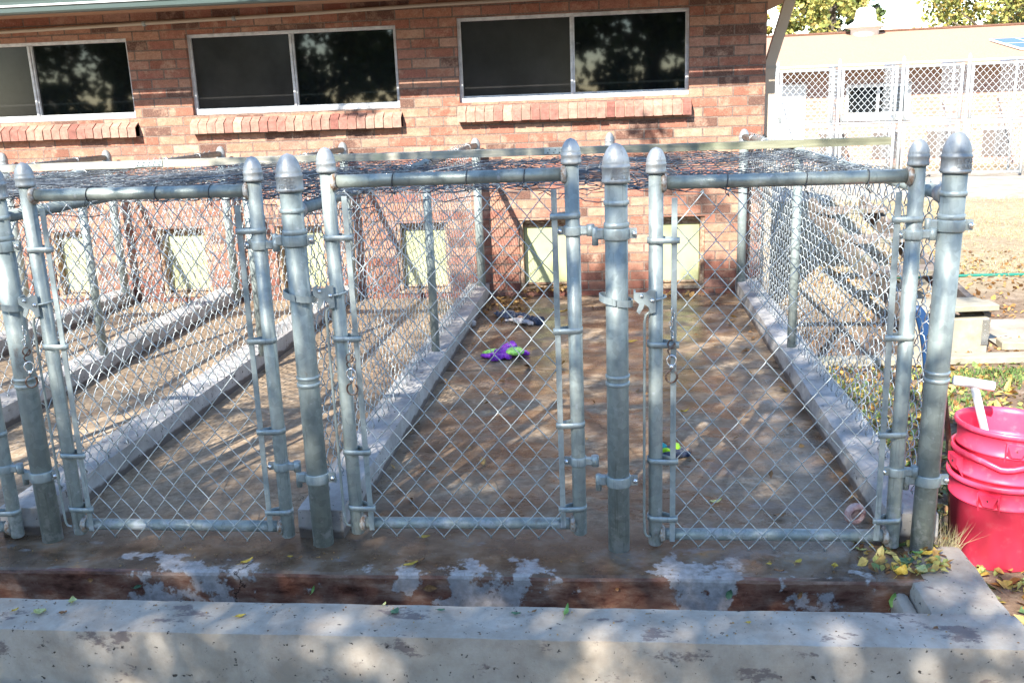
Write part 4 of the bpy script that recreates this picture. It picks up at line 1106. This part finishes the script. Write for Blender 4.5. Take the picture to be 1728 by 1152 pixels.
LV = [ # x, y, z, L, W, mat, label, rz
 (-1.662, -.465, 0, .034, .032, M_LG, 'round pale green leaf at the left end of the low wall', .3),
 (-1.745, -.455, 0, .02, .014, M_LY, 'small yellow leaf left of the round pale green leaf', 1.0),
 (-1.60, -.40, 0, .032, .024, M_LG, 'pale leaf pair on the low wall back edge, nearest the left', 2.0),
 (-1.592, -.465, 0, .022, .016, M_LB, 'curled ochre leaf under the pale leaf pair on the low wall', .4),
 (-1.06, -.462, 0, .03, .017, M_LY, 'golden leaf on the low wall below the second gate post', .5),
 (-.62, -.425, 0, .034, .022, M_LD, 'dark green curled leaf on the low wall left of center', 1.2),
 (-.66, -.385, 0, .02, .008, M_LG, 'thin upright yellow leaf at the low wall back edge', 1.4),
 (-.49, -.412, 0, .022, .012, M_LD, 'small dark leaf right of the curled dark green leaf', .1),
 (-.275, -.425, 0, .026, .014, M_LD, 'flat dark leaf near the middle stain on the low wall', .0),
 (-.225, -.41, 0, .018, .01, M_LB, 'small brown leaf touching the middle of the low wall', .8),
 (-.135, -.41, 0, .06, .013, M_LGR, 'long bright green leaf standing on the low wall center', 1.45),
 (.36, -.45, 0, .014, .013, M_LY, 'tiny round nut husk on the low wall below the rightmost gate', .2),
 (.845, -.46, 0, .015, .012, M_LB, 'tiny brown leaf near the right corner of the low wall', .7),
 (-1.16, -.145, 0, .044, .018, M_LY, 'slender yellow leaf on the slab edge between the left gates', .9),
 (-1.03, -.11, 0, .016, .012, M_LY, 'tiny yellow leaf pair on the slab left of the second post', .1),
 (-.995, -.115, 0, .02, .013, M_LB, 'small brown leaf just left of the second post foot', 1.3),
 (-.62, -.13, 0, .062, .02, M_LB, 'large curled tan leaf below the purple toy gate', .35),
 (-.63, -.15, 0, .05, .018, M_LY, 'torn yellow leaf under the large curled tan leaf', .6),
 (.56, -.1, 0, .03, .016, M_LY, 'pale yellow leaf below the middle of the rightmost gate', .8),
 (.47, -.12, 0, .016, .014, M_LY, 'round orange yellow leaf on the slab below the rightmost gate', .3),
 (.49, -.165, 0, .03, .013, M_LB, 'brown leaf at the slab edge below the rightmost gate', -.2),
 (.66, -.13, 0, .02, .022, M_LY, 'bright yellow upright leaf near the right slab edge', 1.3),
 (.765, -.02, 0, .034, .016, M_LG, 'olive yellow leaf under the rightmost gate bottom rail', -.3),
 (.84, -.02, 0, .034, .014, M_LD, 'green leaf at the foot of the rightmost gate hinge stile', -.3),
 (.88, -.09, 0, .06, .036, M_LD, 'big blue green leaf in the corner below the right gate post', .3),
 (.905, -.15, .0, .05, .034, M_LG, 'pale curled leaf beside the big blue green leaf', 1.0),
 (.84, -.17, .0, .055, .04, M_LY, 'large pale yellow leaf at the right end of the slab edge', .9),
 (.95, -.06, .01, .045, .022, M_LY, 'yellow leaf touching the base of the right gate post', .5),
 (.92, -.06, .01, .035, .016, M_LGR, 'small lime leaf in the corner below the right gate post', .1),
 (.36, .33, .0, .05, .024, M_LG, 'yellow green leaf inside the rightmost run near the gate', .5),
 (.56, .22, .0, .04, .026, M_LB, 'olive brown leaf inside the rightmost run beside the curb', .2),
 (.33, 1.3, .0, .04, .02, M_LY, 'small ochre leaf midway down the rightmost run', .4),
 (.12, 2.55, .0, .09, .04, M_LY, 'cluster leaf of yellow green lying behind the lone center post', .2),
 (.07, 2.5, .0, .07, .04, M_LB, 'brown leaf lying behind the lone center post', .9),
 (-.32, 3.35, .0, .10, .04, M_LY, 'yellow leaf on the floor right of the navy rag', .0),
 (-.62, .04, .0, .035, .02, M_LY, 'yellow leaf resting behind the purple toy gate bottom rail', .3),
]
for a_ in LV:
    x, y, z, L, W, mt, lab, rz = a_
    leaf(x, y, z + (.001 if y < -.3 else .003), L, W, mt, lab, rz, random.Random(lab).uniform(.1, .5))
# leaves and husks stuck to the red step face
for x, z, L, W, mt, lab, rz in [(-1.655, -.03, .02, .015, M_LB, 'small orange leaf stuck on the red step face at the left', .2), (-1.5, -.05, .03, .012, M_LD, 'thin dark green leaf stuck on the step face at the left', .4),
        (-.93, -.05, .03, .008, M_LGR, 'thin green sprig on the step face below the second post', 1.2), (-.56, -.04, .045, .022, M_LB, 'orange brown leaf cluster on the step face below the toy gate', .1),
        (.01, -.035, .012, .012, M_LB, 'orange leaf stuck on the step face below the center post', 1.0), (.34, -.045, .034, .02, M_LD, 'olive green leaf on the step face below the rightmost gate', 1.3),
        (.545, -.045, .028, .014, M_LB, 'amber leaf on the step face right of the olive green leaf', 1.2), (.81, -.055, .05, .02, M_LGR, 'green yellow leaf upright at the right end of the step face', 1.4)]:
    o = leaf_mesh(L, W, .15, int(abs(x * 911))).build('fallen_leaf', mt); o.location = (x, -.206, z); o.rotation_euler = (PI/2, -rz, 0)
    tag(o, lab, 'leaf', 'fallen leaves stuck on the step face')

def litter(name, mat, pts, smin, smax, label, cat, seed=0, flat=.5, raise_=.0):
    r_ = np.random.default_rng(seed); n = len(pts)
    L = r_.uniform(smin, smax, n); W = L * r_.uniform(.4, .75, n)
    a = r_.uniform(0, 2*PI, n); tl = r_.normal(0, flat, (n, 2))
    V = np.zeros((n, 6, 3))
    base = np.array([(-.5, 0), (-.1, -.5), (.5, 0), (-.1, .5), (.2, -.4), (.2, .4)])
    for q in range(6):
        lx = base[q, 0] * L; ly = base[q, 1] * W
        x = lx * np.cos(a) - ly * np.sin(a); y = lx * np.sin(a) + ly * np.cos(a)
        V[:, q, 0] = x; V[:, q, 1] = y; V[:, q, 2] = x * tl[:, 0] + y * tl[:, 1] + np.abs(base[q, 1]) * W * .4
    V += np.asarray(pts)[:, None, :]
    V[:, :, 2] += raise_
    mb = MB(); Fs = []
    for i in range(n):
        o_ = 6 * i; Fs.append((o_, o_ + 1, o_ + 4, o_ + 2)); Fs.append((o_, o_ + 2, o_ + 5, o_ + 3))
    mb.add(V.reshape(-1, 3), Fs)
    o = mb.build(name, mat); tag(o, label, cat, kind='stuff'); return o
rn = np.random.default_rng(4)
def scatter(n, x0, x1, y0, y1, f=None, z=None):
    out = []
    while len(out) < n:
        x, y = rn.uniform(x0, x1), rn.uniform(y0, y1)
        if f is None or rn.random() < f(x, y): out.append((x, y, (z if z is not None else gz(x, y)) + rn.uniform(.002, .014)))
    return out
litter('leaf_litter', M_LEAVES, scatter(5200, 1.10, 3.2, -.7, 2.65, lambda x, y: max(.15, 1 - .35 * max(0, x - 1.6) - .15 * max(0, y - 1.2))), .018, .055, 'mixed yellow and green leaf litter covering the ground around the red buckets', 'leaf litter', 1)
litter('leaf_litter', M_BROWNLV, scatter(2600, 1.2, 4.2, 2.0, 6.5, lambda x, y: .5 + .5 * noise.noise(Vector((x, y, 0)))), .02, .05, 'sparse brown leaves over the bare dirt beyond the wooden steps', 'leaf litter', 2)
litter('leaf_litter', M_LEAVES, scatter(500, -3, -1.2, -1.4, -.56, lambda x, y: 1 if x < -1.6 else .15), .02, .045, 'leaf litter at the foot of the low wall, bottom left corner', 'leaf litter', 3)
litter('leaf_litter', M_LEAVES, scatter(170, .74, 1.0, -.16, .05, lambda x, y: .3 + 2 * (x - .76), .0), .012, .036, 'pile of wet brown leaves below the right gate post', 'leaf litter', 4)
pts = scatter(60, -.62, -.26, 3.80, 3.96, None, .05) + scatter(110, -.85, -.55, 3.3, 3.86, lambda x, y: .3, .004) + scatter(30, .32, .66, 3.75, 3.9, None, .01) + scatter(70, -.88, .85, .3, 3.7, lambda x, y: .4 if abs(x) > .5 else .12, .004)
litter('leaf_litter', M_BROWNLV, pts, .02, .055, 'small brown leaf debris blown along the back of the double run', 'leaf litter', 5)
pts = scatter(420, -4.8, .86, -.19, -.02, None, .0) + scatter(300, -3, 1.05, -.53, -.38, None, .0) + scatter(220, -.86, .86, .05, 3.8, None, 0)
pts = [(a, b, .001) for a, b, c in pts]
litter('grit', M_BROWNLV, pts, .003, .009, 'dark grit and leaf crumbs on the slab and low wall', 'grit', 6, .2)

# grass and weeds
def blades(name, mat, pts, hmin, hmax, wd, label, cat, seed):
    r_ = np.random.default_rng(seed); n = len(pts); P = np.asarray(pts)
    h = r_.uniform(hmin, hmax, n); a = r_.uniform(0, 2*PI, n); ln = r_.normal(0, .45, (n, 2)) * h[:, None]
    V = np.zeros((n, 3, 3)); V[:, 0] = P; V[:, 1] = P; V[:, 2] = P
    V[:, 0, 0] += np.cos(a) * wd; V[:, 0, 1] += np.sin(a) * wd; V[:, 1, 0] -= np.cos(a) * wd; V[:, 1, 1] -= np.sin(a) * wd
    V[:, 2, :2] += ln; V[:, 2, 2] += h
    mb = MB().add(V.reshape(-1, 3), [(3*i, 3*i + 1, 3*i + 2) for i in range(n)])
    tag(mb.build(name, mat), label, cat, kind='stuff')
blades('dry_grass', M_GRASS, scatter(26000, 1.3, 9, 5.2, 10.7, lambda x, y: .35 + .65 * (noise.noise(Vector((x * .7, y * .7, 2))) > -.1)), .012, .035, .004, 'short dry yellowish lawn grass between the hose and the far kennels', 'grass', 1)
blades('green_weeds', M_WEED, scatter(5000, 1.15, 2.9, .5, 2.5, lambda x, y: max(0, noise.noise(Vector((x * 2.2, y * 2.2, 5))) + .15)), .02, .05, .003, 'low green weeds among the leaves behind the red buckets', 'weeds', 2)
blades('dry_weeds', M_GRASS, scatter(160, .96, 1.09, .03, .13, None, -.05), .04, .12, .0014, 'wiry dry weed tuft between the right gate post and red buckets', 'weeds', 3)

# ------------------------------------------------------------------ far kennels
def make_bay():
    t = thing('kennel_enclosure', '', 'kennel', (0, 0, 0), 0, 'two tier chain link kennels across the yard')
    W = .98; r_ = .023
    for x in (.0,):
        MB().lathe([(.026, -.02), (.026, 1.90), (.014, 1.93), (0, 1.95)], (x, 0, 0), 12).build('post', M_FAR, t)
    for nm, z0, z1 in (('upper_gate', .93, 1.80), ('lower_gate', .05, .88)):
        f_ = MB()
        for x in (.06, W - .09): f_.tube([(x, 0, z0), (x, 0, z1)], r_, 10)
        for z in (z0 + r_, z1 - r_): f_.tube([(.06 + r_, 0, z), (W - .09 - r_, 0, z)], r_ * .9, 10)
        fo = f_.build(nm, M_FAR, t)
        p = .05; nw = int((W - .15) / p); n1 = int((z1 - z0) / .055)
        chain(p, (z1 - z0) / n1, nw, 0, n1, .003, .0042, 4, lambda P, z0=z0: np.stack([.06 + P[:, 0], -.01 + P[:, 2], z0 + P[:, 1]], 1), hooks=False).build('chain_mesh', M_FAR, fo)
        MB().box((W - .135, -.03, (z0 + z1) / 2 - .03), (W - .07, -.018, (z0 + z1) / 2 + .03), .004).build('gate_latch', M_FAR, fo)
    MB().tube([(0, 0, 1.84), (W, 0, 1.84)], .018, 10).build('cross_rail', M_FAR, t); MB().tube([(0, 0, .905), (W, 0, .905)], .014, 8).build('cross_rail', M_FAR, t)
    # side partition running back to the building
    s_ = MB().tube([(0, 0, 1.84), (0, 2.4, 1.84)], .016, 8).tube([(0, 1.2, 0), (0, 1.2, 1.84)], .018, 8)
    so_ = s_.build('side_frame', M_FAR, t)
    chain(.06, 1.8 / 27, 38, 0, 27, .003, .0026, 3, lambda P: np.stack([P[:, 2], .04 + P[:, 0], .04 + P[:, 1]], 1), hooks=False).build('side_mesh', M_FAR, so_)
    return t
bay = make_bay()
names = ['leftmost far kennel bay, right of the downspout', 'far kennel bay, second from the downspout', 'far kennel bay, third from the downspout', 'far kennel bay behind the right gate post cap', 'far kennel bay at the right frame edge']
dirx = Vector((.98, -.145, 0)).normalized(); kr = math.atan2(dirx.y, dirx.x)
for i in range(5):
    o = bay if i == 0 else copy_tree(bay)
    pz = Vector((2.88, 14.0, GZ + .03)) + dirx * .985 * i
    o.location = pz; o.rotation_euler = (0, 0, kr); o['label'] = names[i] + ', two tiers of bright chain link'

FB = thing('far_building', 'long low building with tan roof behind the bright kennels', 'building', (2.0, 17.4, GZ), kr)
k = NM('sunlit_far_brick', .85); s = k.n('ShaderNodeSeparateXYZ'); k.l(k.obj(), s.inputs[0])
cb = k.n('ShaderNodeCombineXYZ'); k.l(s.outputs['X'], cb.inputs['X']); k.l(s.outputs['Z'], cb.inputs['Y'])
b_ = k.n('ShaderNodeTexBrick'); b_.inputs['Color1'].default_value = (.30, .16, .12, 1); b_.inputs['Color2'].default_value = (.38, .24, .18, 1); b_.inputs['Mortar'].default_value = (.45, .36, .3, 1)
b_.inputs['Scale'].default_value = 1; b_.inputs['Brick Width'].default_value = .2; b_.inputs['Row Height'].default_value = .067; b_.inputs['Mortar Size'].default_value = .006; k.l(cb.outputs[0], b_.inputs['Vector'])
k.color(b_.outputs['Color']); M_FARBRICK = k.m
MB().box((-3, 0, -.1), (14, 5, 1.93)).build('brick_wall', M_FARBRICK, FB)
MB().add([(-3.6, -.65, 1.90), (14.6, -.65, 1.90), (14.6, 3.2, 2.66), (-3.6, 3.2, 2.66), (14.6, 6, 1.90), (-3.6, 6, 1.90)], [(0, 1, 2, 3), (3, 2, 4, 5)])\
    .add([(-3.6, -.65, 1.84), (14.6, -.65, 1.84), (14.6, 6, 1.84), (-3.6, 6, 1.84)], [(3, 2, 1, 0)])\
    .add([(-3.6, -.65, 1.84), (14.6, -.65, 1.84), (14.6, -.65, 1.90), (-3.6, -.65, 1.90)], [(0, 1, 2, 3)]).build('roof', M_SHINGLE, FB)
MB().tube([(-3.6, 3.2, 2.68), (14.6, 3.2, 2.68)], .03, 8).build('ridge_cap', M_BROWN, FB)
M_WHP = NM('white_paint', .5, base=(.68, .68, .65)).m
for x0_, x1_ in ((2.75, 3.95), (4.1, 4.25), (8.2, 9.2)):
    if x1_ - x0_ < .5: continue
    z0, z1 = .95, 1.55
    wo = MB().box((x0_, -.04, z0), (x1_, -.002, z0 + .06), .003).box((x0_, -.04, z1 - .06), (x1_, -.002, z1), .003).box((x0_, -.04, z0 + .06), (x0_ + .06, -.002, z1 - .06), .003).box((x1_ - .06, -.04, z0 + .06), (x1_, -.002, z1 - .06), .003).box(((x0_ + x1_) / 2 - .025, -.035, z0 + .06), ((x0_ + x1_) / 2 + .025, -.002, z1 - .06), .003).build('window', M_WHP, FB)
    MB().box((x0_ + .06, -.02, z0 + .06), (x1_ - .06, -.012, z1 - .06)).build('pane', M_GLASS, wo)
    MB().box((x0_ - .05, -.09, z0 - .09), (x1_ + .05, .0, z0 - .01), .004).build('sill', M_WHP, wo)
do = MB().box((1.0, -.05, .3), (2.0, -.003, 1.6), .004).build('white_door', M_WHP, FB)
MB().box((1.06, -.062, .36), (1.46, -.052, 1.54), .003).box((1.53, -.062, .36), (1.94, -.052, 1.54), .003).build('door_panel', M_WHP, do)
MB().lathe([(.02, -.08), (.03, -.06)], (1.5, 0, .95), 10, 'y').build('knob', M_ZINC, do)
M_DKW = NM('dark_panel_brown', .8, base=(.12, .10, .09)).m
for x0_ in (2.3, 3.3, 4.3, 5.3, 6.3, 7.3):
    hf = MB().box((x0_, -.02, .12), (x0_ + .5, -.003, .62), .003).build('dark_low_panel', M_DKW, FB)  # dark panels low on the wall behind the lower tier
    MB().box((x0_ - .03, -.03, .62), (x0_ + .53, -.003, .66), .003).build('panel_ledge', M_WHP, hf)
vt = MB().lathe([(.30, 2.45), (.30, 2.72), (.34, 2.74), (.42, 2.76), (.40, 2.80), (.24, 2.90), (.20, 3.13), (.14, 3.18), (0, 3.19)], (3.35, 3.0, 0), 24)
vt.build('roof_vent', M_WHP, FB)
k = NM('solar_cells', .2, 0, (.03, .06, .18)); k.l(k.n('ShaderNodeTexBrick').outputs['Color'], k.b.inputs['Coat Tint']); M_SOLAR = k.m
def roofz(y): return 1.90 + (y + .65) / 3.85 * .76
V = [(5.85, .15, roofz(.15) + .05), (7.6, .15, roofz(.15) + .05), (7.4, 1.3, roofz(1.3) + .05), (5.55, 1.3, roofz(1.3) + .05)]
V2 = [(x, y, z - .03) for x, y, z in V]
spn = MB().add(V + V2, [(0,1,2,3),(7,6,5,4),(0,4,5,1),(1,5,6,2),(2,6,7,3),(3,7,4,0)]).build('solar_panel', M_WHP, FB)
Vi = []
cx_ = sum(v[0] for v in V) / 4; cy_ = sum(v[1] for v in V) / 4
for q in range(4):
    for r2 in range(2):
        u0, u1 = q / 4 + .015, (q + 1) / 4 - .01; v0, v1 = r2 / 2 + .03, (r2 + 1) / 2 - .02
        def B(u, v_): 
            a = Vector(V[0]).lerp(Vector(V[1]), u); b = Vector(V[3]).lerp(Vector(V[2]), u); p_ = a.lerp(b, v_); return (p_.x, p_.y, p_.z + .004)
        Vi += [B(u0, v0), B(u1, v0), B(u1, v1), B(u0, v1)]
MB().add(Vi, [(4*i, 4*i + 1, 4*i + 2, 4*i + 3) for i in range(8)]).build('solar_cells', M_SOLAR, spn)

# ------------------------------------------------------------------ trees
def foliage(centers, rads, per, lsize, mat, name, parent, seed, squash=.8):
    r_ = np.random.default_rng(seed); pts = []
    for c, rd in zip(centers, rads):
        d = r_.normal(0, 1, (per, 3)); d /= np.linalg.norm(d, axis=1)[:, None]
        rr_ = rd * r_.uniform(.15, 1, per) ** .5
        q = d * rr_[:, None]; q[:, 2] *= squash
        pts.append(q + np.array(c))
    P = np.concatenate(pts); n = len(P)
    A = r_.normal(0, 1, (n, 3)); A /= np.linalg.norm(A, axis=1)[:, None]
    Bv = np.cross(A, r_.normal(0, 1, (n, 3))); Bv /= np.linalg.norm(Bv, axis=1)[:, None]
    s_ = lsize * r_.uniform(.6, 1.3, n)[:, None]
    V = np.stack([P - A * s_ * .5, P + Bv * s_ * .3, P + A * s_ * .5, P - Bv * s_ * .3], 1)
    mb = MB().add(V.reshape(-1, 3), [(4*i, 4*i + 1, 4*i + 2, 4*i + 3) for i in range(n)])
    return mb.build(name, mat, parent)
def tree(label, x, y, h, rad, mat, seed, group=None, n=60, per=70, ls=.16, z0=.35, name='tree'):
    r_ = random.Random(seed)
    t = thing(name, label, 'tree', (x, y, GZ), 0, group)
    tk = MB().tube([(0, 0, -.1), (.03 * h * r_.uniform(-1, 1), .02, h * .3), (.05 * h * r_.uniform(-1, 1), 0, h * .6), (0, 0, h * .9)], [h * .035, h * .028, h * .016, h * .006], 10)
    for q in range(9):
        a = r_.uniform(0, 2*PI); z = h * r_.uniform(.25, .65); l_ = rad * r_.uniform(.6, .95)
        tk.tube([(0, 0, z), (l_ * .5 * math.cos(a), l_ * .5 * math.sin(a), z + h * .1), (l_ * math.cos(a), l_ * math.sin(a), z + h * .2)], [h * .014, h * .009, h * .003], 6)
    tk.build('trunk', M_BARK, t)
    cs = []; rd = []
    for q in range(n):
        a = r_.uniform(0, 2*PI); u = r_.random() ** .5; zz = r_.uniform(z0, 1)
        prof = math.sin(PI * min(.97, max(.08, (zz - z0) / (1 - z0) * .85 + .12))) ** .6
        cs.append((rad * u * prof * math.cos(a), rad * u * prof * math.sin(a), h * zz)); rd.append(rad * r_.uniform(.14, .28))
    foliage(cs, rd, per, ls, mat, 'crown', t, seed)
    return t
FT = [(8.0, 34, 6.4, 2.1, M_FOL_Y, 'yellow green tree behind the far roof, left of the roof vent', 1), (10.6, 42, 7.0, 1.5, M_FOL_G, 'small darker green tree close behind the far roof vent', 5),
      (15.2, 37, 5.7, 3.3, M_FOL_Y, 'wide yellowish tree right of the far roof vent', 2), (19.0, 40, 7.2, 2.9, M_FOL_G, 'green tree at the top right corner behind the far roof', 3), (5.2, 36, 6.0, 1.3, M_FOL_Y, 'slim yellow tree seen beside the downspout', 4)]
for x, y, h, rd, mt, lab, sd_ in FT:
    tree(lab, x, y, h, rd, mt, sd_, 'trees beyond the far building', 85, 120, .2, .2)
# trees standing behind the photographer: they shade the gates and show in the window glass
for x, y, h, rd, sd_ in [(-9, -16, 9, 4.2, 11), (1.5, -20, 10, 4.5, 12), (9, -15, 8, 3.6, 13), (-3.5, -18, 8, 4.2, 14), (-15, -18, 9, 4.5, 15), (5.5, -19, 9, 4, 16)]:
    tree('tall green tree behind the photographer mirrored in the window panes', x, y, h, rd, M_FOL_G, sd_, 'trees behind the photographer', 80, 130, .34, .08)
rs = random.Random(21)
cs = []; rd = []
ux, uy = -SUN.x / SUN.z, -SUN.y / SUN.z      # shadow shift per metre of height (positive towards +x,+y)
def pshade(x, y):
    if y < .0:
        if y < -.1 and (abs(x - .02) < .12 or x > 1.0): return .0
        return 1
    if y < 1.7:
        return .6 if x < -1.35 else (.97 if x < 1.12 else .12)
    if y < 4.05:
        if x < -1.05: return .06
        return .96 if x < 1.1 else .08
    if y < 5.9:
        return .0 if x < -1.2 else (.10 if x < 1.1 else .03)
    return .05
for q in range(150):
    x = rs.uniform(-3.3, 1.0); y = rs.uniform(-1.1, .5)
    if pshade(x, y) > .5:
        h = 5.3 + rs.uniform(-1.2, 1.2); cs.append((x - ux * h, y - uy * h, h)); rd.append(rs.uniform(.16, .28))
gx_ = -3.4
while gx_ < 3.2:
    gy_ = -1.9
    while gy_ < 6.2:
        x = gx_ + rs.uniform(-.12, .12); y = gy_ + rs.uniform(-.12, .12)
        if rs.random() < pshade(x, y):
            h = 5.3 + rs.uniform(-1.2, 1.2)
            cs.append((x - ux * h, y - uy * h, h)); rd.append(rs.uniform(.16, .28))
        gy_ += .25
    gx_ += .25
st = thing('shade_tree', 'leafy shade tree behind the photographer casting dappled shadow on the gates', 'tree', (-3.6, -7.6, GZ))
tk = MB().tube([(0, 0, 0), (.1, .1, 1.6), (.3, .4, 3.4), (.5, 1.2, 5)], [.22, .18, .13, .05], 12)
for q in range(14):
    c = rs.choice(cs); e = Vector(c) - Vector((-3.6, -7.6, GZ)); s0 = Vector((.25, .3, rs.uniform(2.6, 3.6)))
    tk.tube([s0, s0.lerp(e, .5) + Vector((0, 0, .15)), e], [.022, .016, .008], 6)
tk.build('trunk', M_BARK, st)
foliage([(c[0] + 3.6, c[1] + 7.6, c[2] - GZ) for c in cs], rd, 60, .085, M_FOL_G, 'crown', st, 77)
